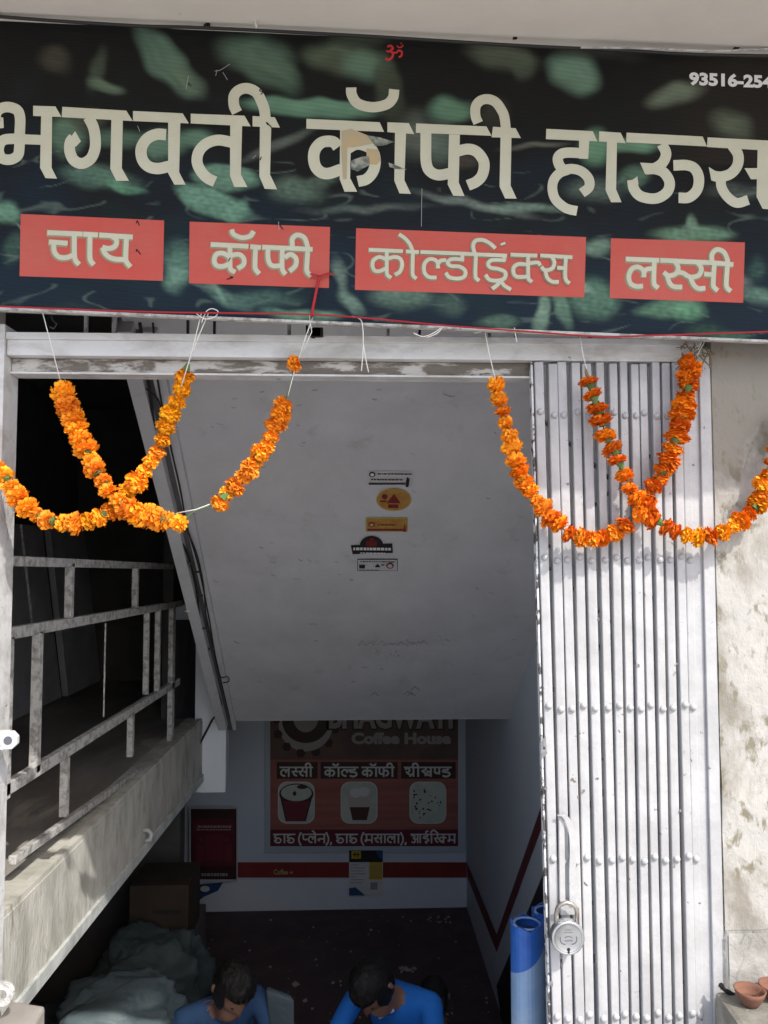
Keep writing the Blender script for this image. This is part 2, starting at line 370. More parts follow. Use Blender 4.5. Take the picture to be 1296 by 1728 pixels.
wire('cable', [(236, 545), (250, 640), (262, 740), (268, 830), (283, 890), (312, 925), (330, 985), (338, 1050), (352, 1110), (367, 1165), (373, 1193), (358, 1215)], fc(.04), .005, M['cable'], 'thick black cable in the groove of the stair stringer')
wire('cable', [(258, 545), (266, 640), (285, 740), (304, 825), (316, 890), (336, 960), (352, 1040), (364, 1110), (380, 1180), (388, 1213)], fc(.035), .003, M['cable'], 'thin black cable along the right edge of the stair stringer')
wire('cable', [(234, 648), (252, 660), (267, 675), (274, 700), (290, 760)], fc(.04), .003, M['cable'], 'short cable crossing the stringer near the top beam')
wire('cable', [(318, 900), (332, 935), (343, 985), (349, 1050), (360, 1095), (370, 1140), (384, 1142), (386, 1150), (376, 1152)], fc(.045), .0028, M['cable'], 'thin cable ending in a small loop on the stringer')
wire('cable', [(358, 1215), (345, 1240), (332, 1265), (322, 1290), (316, 1320), (318, 1340)], lambda x, y: atY(x, y, CY-.02), .006, M['cable'], 'black cable hanging below the end of the stringer')
wire('cable', [(316, 1248), (306, 1275), (302, 1305), (304, 1330)], lambda x, y: atY(x, y, CY-.03), .003, M['clip'], 'pale thin wire curving beside the landing end')
for i, (x, y, wh) in enumerate(((306, 878, 0), (322, 950, 0), (334, 965, 0), (337, 1005, 0), (346, 1060, 0), (356, 1095, 0), (318, 1031, 1), (346, 1262, 1), (325, 1322, 1))):
    p = onP(x, y, C0-CN*.05, CN); q = MB().box((-.012, -.006, -.004), (.012, .006, .004)); o = q.build('cable_clip', M['clip'] if wh else M['cable'], None, loc=p)
    tag(o, ('topmost small clip on the stringer cables', 'second clip from the top on the stringer cables', 'third clip from the top on the stringer cables', 'clip halfway down the stringer cables', 'clip just below halfway on the stringer cables', 'lowest dark clip on the stringer cables', 'white clip on the left flange halfway down the stringer', 'white clip under the lower end of the stringer', 'white clip at the landing end where the cable drops')[i], 'clip', 'cable clips on the stringer')
q = MB(); a = atY(331, 1205, CY+.06); b = atY(382, 1334, CY+.06); q.box((a.x, CY+.03, b.z), (b.x, CY+.13, 1.1))
tag(q.build('wall_stub', M['wallwhite']), 'short pale pillar stub under the stringer end', 'pillar')

# ================================================================ left landing and its railing
XE = -.80
land = empty('landing_slab', (0, 0, 0), label='raised worn concrete landing beside the stairwell', cat='landing')
tp = [(.02, .722), (3.0, .66)]; bt = [(.02, .487), (3.0, .36)]
q = MB(); q.hexa([(-1.98, .02, .70), (XE, .02, .722), (XE, 2.62, .672), (-1.98, 2.62, .66)][::-1], [(-1.98, .02, .55), (XE, .02, .57), (XE, 2.62, .52), (-1.98, 2.62, .5)][::-1]); q.build('top', M['stairslab'], land); MB().box((-1.98, 2.621, .50), (-1.041, 3.958, .662)).build('top', M['stairslab'], land)
q = MB(); q.hexa([(XE+.003, .02, .724), (XE+.003, 2.62, .674), (XE+.003, 2.62, .398), (XE+.003, .02, .512)], [(XE-.1, .02, .724), (XE-.1, 2.62, .674), (XE-.1, 2.62, .398), (XE-.1, .02, .512)])
q.build('edge_face', M['slabface'], land)
q = MB(); q.bar((XE-.02, .02, .494), (XE-.02, 2.62, .380), .065, .036); q.build('bottom_trim', M['slabtrim'], land)
q = MB(); q.bar((XE-.012, .02, .731), (XE-.012, 2.62, .681), .024, .014); q.build('edge_lip', M['slabface'], land)
rail = empty('stair_railing', (-.86, .1, .72), label='weathered grey steel railing along the left landing', cat='railing')
XR = -.86
RX = lambda x, y: atX(x, y, XR)
def rb(name, a, b, wpx, hh, dn=.022):
    A, B = RX(*a), RX(*b); q = MB().bar(A, B, dn, hh); o = q.build(name, M['rail'], rail, bevel=.002); o.location = -rail.location; return o
rb('top_rail', (-60, 944), (290, 956), 0, .026); rb('rail', (-60, 1082), (305, 1018), 0, .030); rb('rail', (-60, 1374), (300, 1150), 0, .032); rb('bottom_rail', (20, 1452), (310, 1247), 0, .022, .02)
def rp(x0, y0, y1, w_, name='baluster', dx=.022):
    A = RX(x0, y0); B = RX(x0, y1); B.y = A.y; B.x = A.x
    o = MB().bar(A, B, w_, dx, (1, 0, 0)).build(name, M['rail'], rail, bevel=.0015); o.location = -rail.location
rp(118, 950, 1042, .022); rp(229, 955, 1030, .022); rp(12, 1075, 1345, .036, 'post'); rp(64, 1065, 1300, .026); rp(178, 1052, 1208, .005, 'baluster', .005); rp(248, 1032, 1170, .016); rp(267, 1030, 1165, .024); rp(291, 1022, 1268, .05, 'post')
rp(110, 1278, 1375, .024); rp(221, 1200, 1275, .026)
# boards leaning on the dark wall behind the landing
for i, (y0, y1, t, lb) in enumerate(((1.7, 2.52, .03, 'dark grey board leaning behind the railing, nearest the gate post'), (2.56, 3.28, .05, 'middle of the dark boards leaning behind the railing'), (3.31, 3.93, .02, 'dark board leaning in the corner by the far landing wall'))):
    q = MB(); z1 = 1.70+.03*i
    q.hexa([(-1.76-t, y0, .67), (-1.76-t, y1, .67), (-1.80-t, y1, .67), (-1.80-t, y0, .67)], [(-1.88-t, y0-.06, z1), (-1.88-t, y1-.06, z1), (-1.92-t, y1-.06, z1), (-1.92-t, y0-.06, z1)])
    tag(q.build('leaning_board', M['board'], bevel=.004), lb, 'board', 'boards leaning behind the railing')
wire('metal_rod', [(35, 885), (44, 960), (54, 1052)], lambda x, y: atX(x, y, -1.55), .007, M['rail'], 'thin slanted rod standing against the leaning boards', 'rod')
# latch lug, ring and block at the left post
# ================================================================ front frame, gate
frame = empty('entrance_frame', (0, 0, 2.0), label='white painted steel frame around the shop entrance', cat='frame')
def fb(name, mb, m, bevel=.002): o = mb.build(name, m, frame, bevel=bevel); o.location = -frame.location; return o
a = atY(18, 564, 0); b = atY(1196, 606, 0)
XL0, XR0 = -.725, .775
fb('top_beam', MB().box((XL0, -.012, 1.966), (.745, .03, 2.012)), M['beam'])
fb('beam_lip', MB().box((XL0, -.018, 1.999), (.745, -.0125, 2.0135)), M['beam'], .001)
fb('lower_channel', MB().box((XL0, .012, 1.936), (.387, .05, 1.9655)), M['rust'])
fb('channel_edge', MB().box((XL0, .004, 1.931), (.387, .05, 1.9355)), M['beam'], .001)
fb('left_post', MB().box((-.80, -.02, 0), (-.726, .05, 2.03)), M['beam'])
fb('right_post', MB().box((.690, -.004, 0), (.764, .05, 1.998)), M['gate'])
fb('right_post_edge', MB().box((.742, -.012, 0), (.766, -.0045, 1.995)), M['gate'], .0015)
for x, wd in ((145, 5), (193, 7), (317, 4), (362, 4), (488, 6), (518, 4), (655, 5), (708, 4), (826, 5), (870, 5), (995, 5), (1042, 5)):
    p = atY(x, 560, .03)
    fb('grille_rod', MB().box((p.x-wd*.0006, .025, 2.008), (p.x+wd*.0006, .035, 2.3)), M['rail'] if wd != 4 else M['cable'], 0)
q = MB(); p = atY(-4, 1249, -.03); pe = atY(20, 1249, -.03)
q.box((p.x-.02, -.032, p.z-.019), (pe.x-.006, -.022, p.z+.019))
oc = [(pe.x-.006+.019*math.cos(math.radians(22.5+45*k)), p.z+.019*math.sin(math.radians(22.5+45*k))) for k in range(8)]
q.hexa([(x, -.0335, z) for x, z in oc], [(x, -.0215, z) for x, z in oc]); fb('latch_lug', q, M['beam'], .001)
q = MB(); oc = [(pe.x-.006+.0085*math.cos(.3927*k), p.z+.0085*math.sin(.3927*k)) for k in range(16)]; q.hexa([(x, -.0345, z) for x, z in oc], [(x, -.0338, z) for x, z in oc]); fb('latch_hole_disc', q, M['engrave'], 0)  # flat dark disc stands in for the shade inside the hole
q = MB(); p = atY(7, 1674, -.03); q.lathe([(.010, -.006), (.022, -.006), (.024, 0), (.022, .006), (.010, .006), (.008, 0), (.010, -.006)], 18, (p.x, -.035, p.z), 'y'); fb('hinge_ring', q, M['rail'], 0)
# collapsible gate
gate = empty('collapsible_gate', (.58, 0, .02), label='folded white collapsible gate of riveted steel channels', cat='gate')
R943 = [916.5, 939, 955, 977, 996, 1019, 1038, 1056.7, 1073.8, 1090.5, 1109.6, 1128, 1146, 1162]
R1448 = [930.6, 950.8, 969, 987.8, 1009, 1031, 1047, 1066, 1083, 1102, 1119, 1138.6, 1158.4, 1173]
rv = MB().lathe([(.0072, 0), (.0070, .0028), (.0052, .0054), (.0022, .0068), (.0001, .0071)], 12, (0, 0, 0), 'y').mesh('rivet', True); rv.materials.append(M['gate'])
rndg = random.Random(11)
for i in range(14):
    X1 = atY(R943[i], 943, 0).x; X2 = atY(R1448[i], 1448, 0).x
    k = (X2-X1)/(.921-1.542)
    xz = lambda z: X1+(z-1.542)*k
    zt = 1.962+rndg.uniform(-.002, .006); dz = .0 if i % 2 else .004
    wd = (.0190 if i < 5 else .0172) * .5
    yy = -.006-dz-rndg.uniform(0, .003)
    tw = rndg.uniform(-.0012, .0012)
    lo = [(xz(.02)-wd, yy, .02), (xz(.02)+wd, yy, .02), (xz(.02)+wd, yy+.022, .02), (xz(.02)-wd, yy+.022, .02)]
    hi = [(xz(zt)-wd, yy+tw, zt), (xz(zt)+wd, yy-tw, zt), (xz(zt)+wd, yy-tw+.022, zt), (xz(zt)-wd, yy+tw+.022, zt)]
    o = MB().hexa(lo, hi).build('channel_slat', M['gate'] if i else M['chip'], gate, bevel=.0022); o.location = -gate.location
    if i == 0:
        o.data.materials[0] = M['gate']
        e = MB().bar((xz(.02)-wd-.0045, .004, .02), (xz(zt)-wd-.0045, .004, zt), .004, .018, (0, 1, 0)).build('edge_strip', M['chip'], gate); e.location = -gate.location
    for z in (1.851, 1.542, 1.232, .921, .606, .30):
        r_ = bpy.data.objects.new('rivet', rv); C.objects.link(r_); r_.parent = o
        r_.location = Vector((xz(z)+rndg.uniform(-.001, .001), yy-.0002, z+(.004 if (i*7) % 3 == 0 else -.003)+rndg.uniform(-.001, .001)))
ik = Ink(lambda x, y, k: atY(x, y, -.0112-.0001*k)); rq = random.Random(31)
for (cx, cy, rr) in ((921, 1252, 9), (924, 1262, 7), (918, 1270, 6), (930, 1660, 4), (947, 1615, 4), (948, 1628, 3), (963, 1326, 2.5), (921, 1330, 3), (975, 1345, 2.5), (985, 1335, 3), (1140, 1135, 2.5), (1142, 1120, 2), (1010, 1045, 2.5), (1148, 1368, 2.5), (1138, 1462, 2.5)):
    ik.poly([(cx+rr*rq.uniform(.4, 1.1)*math.cos(a/8*6.283), cy+rr*1.5*rq.uniform(.4, 1.1)*math.sin(a/8*6.283)) for a in range(8)])
o = ik.build('paint_chips', M['barepaint'], gate); o['kind'] = 'stuff'; o.location = -gate.location
# scissor bars behind the channels
for z in (1.70, 1.39, 1.08, .76, .45):
    for sgn in (-1, 1):
        o = MB().bar((.41, .022+.004*sgn, z-.14*sgn), (.73, .022+.004*sgn, z+.14*sgn), .004, .018, (0, 1, 0)).build('lattice_bar', M['void'], gate); o.location = -gate.location
# handle strap and hasp
YH = -.026
pts = [atY(x, y, YH) for x, y in ((946, 1376), (953, 1378), (960, 1388), (966, 1410), (967, 1440), (966, 1480), (967, 1530))]
q = MB(); P = [Vector(v) for v in catmull([tuple(p) for p in pts], 4)]
for a, b in zip(P, P[1:]):
    hw = Vector((.0065, 0, 0)); dp = Vector((0, .005, 0)); q.hexa([a-hw, a+hw, a+hw+dp, a-hw+dp], [b-hw, b+hw, b+hw+dp, b-hw+dp])
o = q.build('handle_strap', M['gate'], gate); o.location = -gate.location
p0, p1 = atY(946, 1376, -.012), atY(946, 1530, -.012); q = MB().box((p0.x-.006, -.02, p1.z), (p0.x+.006, -.010, p0.z)); q.box((p0.x-.006, -.024, p1.z-.012), (p0.x+.035, -.012, p1.z+.016))
o = q.build('hasp_plate', M['gate'], gate, bevel=.0015); o.location = -gate.location
# padlock
pc = atY(957, 1580, -.045)
lock = empty('padlock', pc, label='round steel padlock hanging on the gate hasp', cat='padlock')
q = MB().lathe([(.0001, -.012), (.030, -.012), (.0335, -.009), (.0340, -.004), (.0340, .004), (.0330, .0085), (.0305, .0105), (.0295, .0098), (.0001, .0098)], 48, (0, 0, 0), 'y'); q.build('body', M['steel'], lock, True)
q = MB(); sh = [(-.021, 0, .022), (-.021, 0, .045)]+[(-.021*math.cos(t), 0, .045+.021*math.sin(t)) for t in [math.pi*k/8 for k in range(1, 8)]]+[(.021, 0, .045), (.021, 0, .022)]
q.tube(sh, .0045, 8); q.build('shackle', M['shackle'], lock, True)
ik = Ink(lambda x, y, k: Vector((x, -.0101-.0001*k, y)))
ik.ell(0, -.021, .0035, .0035); ik.poly([(-.0016, -.021), (.0016, -.021), (.0022, -.029), (-.0022, -.029)]); ik.build('keyhole', M['black'], lock)
ik = Ink(lambda x, y, k: Vector((x, -.0100-.0001*k, y)))
ik.stroke([(-.016, .004), (-.0165, -.003), (-.013, -.009), (-.006, -.011)], .0022); ik.stroke([(.016, .004), (.0165, -.003), (.013, -.009), (.006, -.011)], .0022)
ik.stroke([(-.008, .002), (0, .0045), (.008, .002)], .0012); ik.stroke([(-.008, -.004), (.008, -.004)], .0012, False); ik.stroke([(-.006, .017), (.006, .017)], .0008, False); ik.stroke([(-.009, .012), (.009, .012)], .0008, False)
ik.build('engraved_emblem', M['engrave'], lock)
ik = Ink(lambda x, y, k: Vector((x, -.0099-.0001*k, y)))
for i in range(40): a0 = 2*math.pi*i/40; ik.mb.face([Vector((r_*math.cos(t), -.0100, r_*math.sin(t))) for r_, t in ((.0268, a0), (.0275, a0), (.0275, a0+.16), (.0268, a0+.16))])
ik.build('rim_line', M['engrave'], lock)

# right wall beside the gate
def grid_wall(name, x0, x1, z0, z1, y, th, m, amp, nx, nz, label, cat):
    q = MB()
    for j in range(nz+1):
        for i in range(nx+1):
            x = x0+(x1-x0)*i/nx; z = z0+(z1-z0)*j/nz
            d = amp*(mnoise.noise(Vector((x*3, z*3, 1)))+.5*mnoise.noise(Vector((x*9, z*9, 4)))+.25*mnoise.noise(Vector((x*25, z*25, 7))))
            q.v.append((x, y-abs(d), z))
    for j in range(nz):
        for i in range(nx): k = j*(nx+1)+i; q.f.append((k, k+1, k+nx+2, k+nx+1))
    q.box((x0, y+.002, z0), (x1, y+th, z1))
    return tag(q.build(name, m, None, True), label, cat)
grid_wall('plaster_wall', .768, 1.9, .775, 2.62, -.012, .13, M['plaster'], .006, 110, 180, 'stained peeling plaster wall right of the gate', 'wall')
grid_wall('wall_plinth', .770, 1.9, 0, .774, -.022, .13, M['plinth'], .008, 110, 70, 'rough cracked grey plinth under the stained wall', 'plinth')
q = MB(); n = 14
base = [(.712, -.42), (1.9, -.42), (1.9, -.024), (.735, -.024)]
q.hexa([(x, y, 0) for x, y in base], [(x, y, .662) for x, y in base])
tag(q.build('stone_ledge', M['ledge'], bevel=.012), 'rough concrete ledge at the foot of the right wall', 'ledge')
ik = Ink(lambda x, y, k: atY(x, y, -.031-.0002*k))
for pl in ([(1264, 1572), (1255, 1590), (1262, 1612), (1250, 1640), (1253, 1660)], [(1218, 1660), (1226, 1668), (1240, 1672), (1248, 1684)], [(1222, 1560), (1230, 1572), (1222, 1584)], [(1272, 1618), (1278, 1612), (1286, 1620)], [(1218, 1600), (1224, 1612), (1219, 1622)], [(1283, 1590), (1290, 1596), (1300, 1588)], [(1262, 1572), (1275, 1580), (1268, 1600)]): ik.stroke(pl, .8)
cr = ik.build('plinth_cracks', M['grayprint'], None); cr.parent = bpy.data.objects['wall_plinth']
def diya(px, py, label):
    p = atZ(px, py, .663)
    d = empty('clay_lamp', (p.x, p.y, .663), label=label, cat='clay lamp', group='clay lamps on the ledge')
    MB().lathe([(.0001, 0), (.014, 0), (.020, .008), (.027, .022), (.030, .030), (.0275, .031), (.024, .022), (.016, .012), (.0001, .010)], 24).build('bowl', M['clay'], d, True)
    q = MB(); q.tube([(.004, 0, .011), (.010, -.002, .02), (.02, -.004, .03)], .002, 5); q.lathe([(.0001, .0135), (.016, .0135)], 16); q.build('burnt_wick', M['wick'], d)
diya(1266, 1696, 'small terracotta lamp bowl standing on the ledge, fully in view'); diya(1308, 1688, 'terracotta lamp bowl cut by the right edge of the photo')
q = MB().tube([atY(x, y, -.04) for x, y in ((1216, 1662), (1222, 1670), (1232, 1676), (1243, 1682), (1250, 1688))], [.006, .004, .006, .003, .002], 6); tag(q.build('burnt_stick', M['scuff']), 'charred crooked twig on the ledge beside the clay lamp', 'twig')

# facade left of the entrance, above it, and the slab over the sign
q = MB(); q.box((-3.2, 0, 0), (-.802, .15, 2.62)); tag(q.build('facade_wall', M['facade']), 'plain plastered facade wall left of the entrance', 'wall')
q = MB(); q.box((-.80, .02, 2.12), (.766, .16, 2.62)); tag(q.build('lintel_wall', M['facade']), 'plastered lintel wall behind the sign', 'wall')
q = MB(); q.box((1.902, 0, 0), (3.2, .15, 2.62)); tag(q.build('facade_wall', M['facade']), 'plain plastered facade wall beyond the stained wall', 'wall')
EDGE = -.705
zl, zr = atY(0, 24, YS-.02).z, atY(1296, 84, YS-.02).z; xl, xr = atY(0, 24, YS-.02).x, atY(1296, 84, YS-.02).x; sk = (zr-zl)/(xr-xl)
zz = lambda x: zl+sk*(x-xl)
q = MB(); N = 260; rnd = random.Random(5)
X = [-3.2+6.4*i/N for i in range(N+1)]
E_ = [EDGE-.012*mnoise.noise(Vector((x*5, 0, 2)))-.010*abs(mnoise.noise(Vector((x*17, 3, 2)))) for x in X]  # unseen front edge made ragged to break up its shadow line
for i in range(N):
    xa, xb = X[i], X[i+1]; ya, yb = E_[i], E_[i+1]
    q.face([(xa, .0, zz(xa)), (xb, .0, zz(xb)), (xb, yb, zz(xb)), (xa, ya, zz(xa))]); q.face([(xa, ya, zz(xa)), (xb, yb, zz(xb)), (xb, yb, zz(xb)+.12), (xa, ya, zz(xa)+.12)])
    q.face([(xa, .0, zz(xa)+.12), (xb, .0, zz(xb)+.12), (xb, yb, zz(xb)+.12), (xa, ya, zz(xa)+.12)])
tag(q.build('overhang_slab', M['soffit']), 'beige painted concrete overhang above the signboard', 'overhang')

# ================================================================ signboard
sign = empty('signboard', (0, YS, 2.3), label='dark printed coffee house signboard with large cream Devanagari title', cat='signboard')
def onS(x, y, k=0): return atY(x, y, YS-.0005-.000035*k)
def sb(o): o.parent = sign; o.location = -sign.location; return o
# the print: dark ground with blurred green coffee beans
def lerp(a, b, t): return tuple(x+(y-x)*t for x, y in zip(a, b))
BE = [ # cx, cy, rx, ry, angle, colour, strength, softness
 (92, 100, 28, 20, 20, (80, 76, 62), .8, .5), (165, 118, 14, 34, 12, (75, 88, 70), .8, .5), (180, 146, 30, 10, 18, (100, 125, 98), .9, .45),
 (278, 105, 68, 28, 50, (92, 128, 104), 1, .28), (318, 138, 34, 22, 40, (94, 120, 96), .9, .35), (430, 92, 60, 30, 8, (90, 122, 98), .9, .4), (455, 120, 54, 26, 28, (86, 118, 94), .9, .4),
 (580, 100, 62, 26, 6, (92, 108, 82), .9, .35), (618, 112, 40, 26, 10, (98, 140, 112), .8, .4), (600, 70, 50, 12, 0, (80, 96, 74), .6, .5), (655, 150, 24, 60, -10, (70, 80, 60), .8, .3),
 (520, 182, 105, 16, 4, (98, 150, 118), 1, .25), (760, 186, 36, 22, 0, (92, 140, 108), 1, .4), (848, 96, 56, 22, 12, (96, 108, 84), .9, .4), (880, 110, 18, 26, -20, (84, 98, 76), .7, .4),
 (970, 124, 42, 32, 20, (108, 150, 122), 1, .35), (1010, 88, 70, 14, 4, (74, 74, 62), .5, .5), (1140, 160, 44, 18, -14, (112, 128, 104), 1, .45), (1235, 212, 34, 22, 20, (92, 104, 82), 1, .5),
 (1262, 110, 60, 46, 0, (52, 48, 38), .6, .6), (835, 195, 26, 30, 0, (62, 60, 48), .7, .4),
 (112, 230, 32, 34, 0, (92, 128, 100), .9, .4), (150, 205, 26, 22, 10, (80, 84, 64), .7, .4), (270, 245, 36, 26, 0, (96, 140, 112), .9, .4), (330, 235, 30, 16, 0, (96, 142, 112), .9, .4), (200, 235, 40, 16, 0, (92, 136, 108), .6, .5),
 (170, 300, 62, 20, 10, (80, 120, 100), 1, .4), (210, 316, 34, 10, 12, (84, 142, 108), 1, .4), (380, 300, 52, 22, 6, (96, 146, 118), 1, .2), (360, 342, 64, 22, 20, (98, 152, 124), 1, .22), (400, 358, 24, 16, -40, (96, 150, 122), 1, .3),
 (500, 322, 44, 24, 6, (84, 112, 94), 1, .4), (540, 305, 30, 12, -20, (76, 98, 84), .9, .5), (620, 352, 90, 7, -3, (96, 112, 104), .7, .6), (470, 245, 60, 8, -24, (110, 124, 112), .6, .5),
 (700, 230, 26, 40, 0, (98, 108, 92), .8, .5), (740, 245, 30, 36, 0, (104, 124, 108), .7, .5), (785, 272, 20, 14, 0, (78, 70, 60), .7, .4), (800, 345, 90, 8, 12, (118, 134, 122), .8, .5), (880, 350, 60, 9, 0, (110, 142, 124), .9, .4),
 (905, 246, 50, 5, -4, (104, 108, 92), .8, .5), (1005, 250, 26, 30, 0, (96, 150, 112), 1, .4), (1070, 245, 44, 12, 0, (100, 150, 116), 1, .35), (1070, 300, 26, 18, -20, (84, 122, 96), .9, .5), (1000, 322, 40, 18, 0, (96, 116, 102), .7, .6),
 (1240, 322, 40, 12, 0, (84, 92, 86), .7, .5), (1170, 396, 62, 16, 0, (98, 142, 108), 1, .35), (1168, 378, 8, 16, 0, (110, 150, 120), .9, .5), (1010, 418, 24, 14, 0, (110, 146, 122), .9, .5), (1280, 500, 30, 14, 10, (96, 140, 118), .9, .5), (1275, 455, 14, 20, 0, (50, 88, 78), .9, .6),
 (300, 450, 22, 40, 0, (84, 132, 112), .9, .5), (298, 470, 18, 24, 0, (106, 156, 132), .8, .5), (8, 360, 22, 20, 10, (96, 152, 122), 1, .4), (22, 420, 14, 26, 10, (60, 96, 82), .8, .5), (30, 385, 12, 3, 45, (120, 140, 128), .8, .5),
 (380, 500, 46, 14, 28, (86, 128, 112), .9, .4), (370, 492, 22, 6, 50, (110, 156, 134), .8, .5), (440, 505, 60, 14, 0, (66, 104, 92), .9, .5), (520, 535, 50, 12, 0, (98, 150, 122), 1, .4), (470, 530, 30, 8, 10, (92, 144, 120), .8, .5),
 (575, 465, 10, 30, -18, (98, 124, 112), 1, .5), (592, 510, 26, 12, 50, (112, 150, 130), .8, .5), (680, 500, 50, 22, 0, (94, 130, 110), .9, .4), (760, 515, 26, 16, 0, (76, 108, 92), .7, .5),
 (915, 530, 12, 34, 10, (112, 150, 124), 1, .35), (948, 520, 12, 38, -14, (92, 132, 108), 1, .4), (1000, 505, 40, 34, 14, (82, 128, 104), 1, .35), (980, 478, 26, 8, 40, (130, 164, 142), .8, .4), (845, 545, 36, 12, 0, (82, 118, 98), .9, .4),
 (1130, 520, 52, 16, -8, (84, 132, 100), 1, .35), (1160, 525, 30, 16, 0, (90, 156, 112), .9, .4), (1225, 570, 40, 10, 0, (70, 130, 96), .8, .5), (1190, 560, 30, 14, 0, (50, 84, 68), .8, .5), (1245, 475, 20, 14, 20, (110, 124, 116), .8, .6), (120, 520, 50, 10, 0, (44, 60, 62), .6, .6), (150, 528, 10, 4, 0, (90, 150, 120), .7, .5)]
ds = lambda f: tuple(.72*v+.28*sum(f)/3 for v in f)
BE = [(a, b, c*1.08, d*1.05, math.radians(e), srgb(*ds(f)), s_, sf*1.9) for a, b, c, d, e, f, s_, sf in BE]
CL = [(-140, 22), (1420, 92), (1420, 582), (-140, 516)]
NX, NY = 620, 215
q = MB(); cols = []
for j in range(NY+1):
    v = j/NY
    for i in range(NX+1):
        u = i/NX
        x = CL[0][0]+(CL[1][0]-CL[0][0])*u
        yt = CL[0][1]+(CL[1][1]-CL[0][1])*u; yb = CL[3][1]+(CL[2][1]-CL[3][1])*u; y = yt+(yb-yt)*v
        q.v.append(tuple(atY(x, y, YS)))
        n1 = mnoise.noise(Vector((x*.008, y*.012, 5)))
        bgc = lerp(srgb(27, 27, 27), srgb(28, 42, 54), max(0, min(1, (v-.42)*2+n1*.5)))
        if x > 1050 and v < .4: bgc = lerp(bgc, srgb(42, 38, 33), min(1, (x-1050)/150)*.8)
        bgc = lerp(bgc, srgb(30, 50, 50), max(0, mnoise.noise(Vector((x*.013, y*.02, 9))))*.8*v)
        wx = 9*mnoise.noise(Vector((x*.02, y*.03, 1))); wy = 7*mnoise.noise(Vector((x*.025, y*.025, 8)))
        for cx, cy, rx, ry, an, co, st, sf in BE:
            dx, dy = x+wx-cx, y+wy-cy
            if abs(dx) > 130 or abs(dy) > 90: continue
            a = dx*math.cos(an)+dy*math.sin(an); b = -dx*math.sin(an)+dy*math.cos(an)
            r2 = math.sqrt((a/rx)**2+(b/ry)**2)
            if r2 < 1+sf:
                t = min(1, max(0, (1+sf*.42-r2)/(sf*1.1))); t = t*t*(3-2*t)
                tex = 1+.22*mnoise.noise(Vector((a*.03, b*.09, cx)))+(.35*mnoise.noise(Vector((x*.11, y*.16, 3))) if v > .45 else 0)
                sh = 1-.30*max(0, b/ry)
                bgc = lerp(bgc, tuple(c*tex*sh for c in co), t*st*.92)
        if v > .45:
            h = mnoise.noise(Vector((x*.016, y*.05, 22)))
            h2 = 1-abs(mnoise.noise(Vector((x*.012+wx*.02, y*.035, 12))))*14
            if h2 > 0 and h > .08: bgc = lerp(bgc, srgb(112, 130, 120), h2*min(1, h*4)*.42)
        line = .93+.07*math.sin(y*1.9)
        cols.append((max(0, bgc[0])*line, max(0, bgc[1])*line, max(0, bgc[2])*line, 1))
for j in range(NY):
    for i in range(NX): k = j*(NX+1)+i; q.f.append((k, k+NX+1, k+NX+2, k+1))
o = q.build('printed_sheet', M['sign']); sb(o)
at = o.data.attributes.new('print', 'FLOAT_COLOR', 'POINT'); at.data.foreach_set('color', [c for t in cols for c in t])
cA, cB, cC, cD = [atY(*p, YS+.004) for p in CL]
q = MB().hexa([cA, cB, cC, cD], [p+Vector((0, .02, 0)) for p in (cA, cB, cC, cD)]); sb(q.build('backing_frame', M['signback']))
q = MB(); q.bar(cD+Vector((0, -.006, -.002)), cC+Vector((0, -.006, -.002)), .012, .005); sb(q.build('bottom_edge', M['rail']))

class Z:      # traced in an enlargement: origin and scale
    def __init__(s, ox, oy, sc, k0=0): s.o = (ox, oy, sc); s.k0 = k0
    def fn(s, sx=0, sy=0, base=0):
        ox, oy, sc = s.o
        return lambda x, y, k: onS(ox+(x+sx)/sc, oy+(y+sy)/sc, k+base)
def letter(z, polys, strokes):
    ik = Ink(z.fn(base=4))
    for p in polys: ik.poly(p)
    for w_, pts in strokes: ik.stroke(pts, w_)
    sb(ik.build('letter', M['signtext'], None))
z1 = Z(0, 120, 5.4); z2 = Z(220, 120, 4.985); z3 = Z(500, 130, 5.4); z4 = Z(680, 140, 5.89); z5 = Z(900, 180, 6.48); z6 = Z(1040, 180, 5.0625)
letter(z1, [[(302, 315), (505, 322), (560, 418), (302, 408)], [(375, 400), (475, 405), (470, 880), (520, 980), (415, 975), (365, 880)], [(200, 575), (380, 583), (380, 672), (200, 665)]],
       [(96, [(32, 470), (-15, 470), (-40, 430), (-25, 365), (30, 332), (95, 330), (160, 360), (183, 430), (180, 560), (176, 700), (160, 770), (95, 806), (20, 795), (-12, 735), (-2, 665), (40, 625), (120, 617), (230, 620)])])
letter(z1, [[(568, 325), (1150, 360), (1210, 455), (563, 420)], [(1015, 440), (1120, 445), (1110, 885), (1175, 1000), (1060, 1000), (1005, 890)], [(636, 610), (685, 548), (738, 640), (690, 690)]],
       [(100, [(805, 420), (850, 510), (868, 610), (865, 710), (825, 800), (745, 842), (672, 810), (636, 730), (640, 650), (672, 606)])])
letter(z2, [[(22, 335), (440, 355), (492, 440), (22, 420)], [(318, 430), (420, 435), (410, 850), (465, 955), (370, 955), (318, 860)]],
       [(95, [(300, 535), (220, 532), (140, 570), (92, 650), (100, 740), (150, 800), (230, 820), (330, 800)])])
letter(z2, [[(508, 358), (960, 375), (1012, 465), (508, 440)], [(840, 450), (940, 455), (930, 870), (985, 975), (875, 975), (838, 880)]],
       [(92, [(860, 600), (740, 580), (640, 610), (575, 680), (562, 770), (600, 850), (650, 900), (712, 930)])])
letter(z2, [[(1028, 378), (1215, 388), (1258, 475), (1028, 465)], [(1090, 460), (1185, 465), (1175, 870), (1235, 995), (1130, 990), (1085, 885)]],
       [(90, [(898, 348), (872, 290), (872, 210), (915, 160), (985, 145), (1060, 180), (1105, 260), (1130, 340), (1138, 470)])])
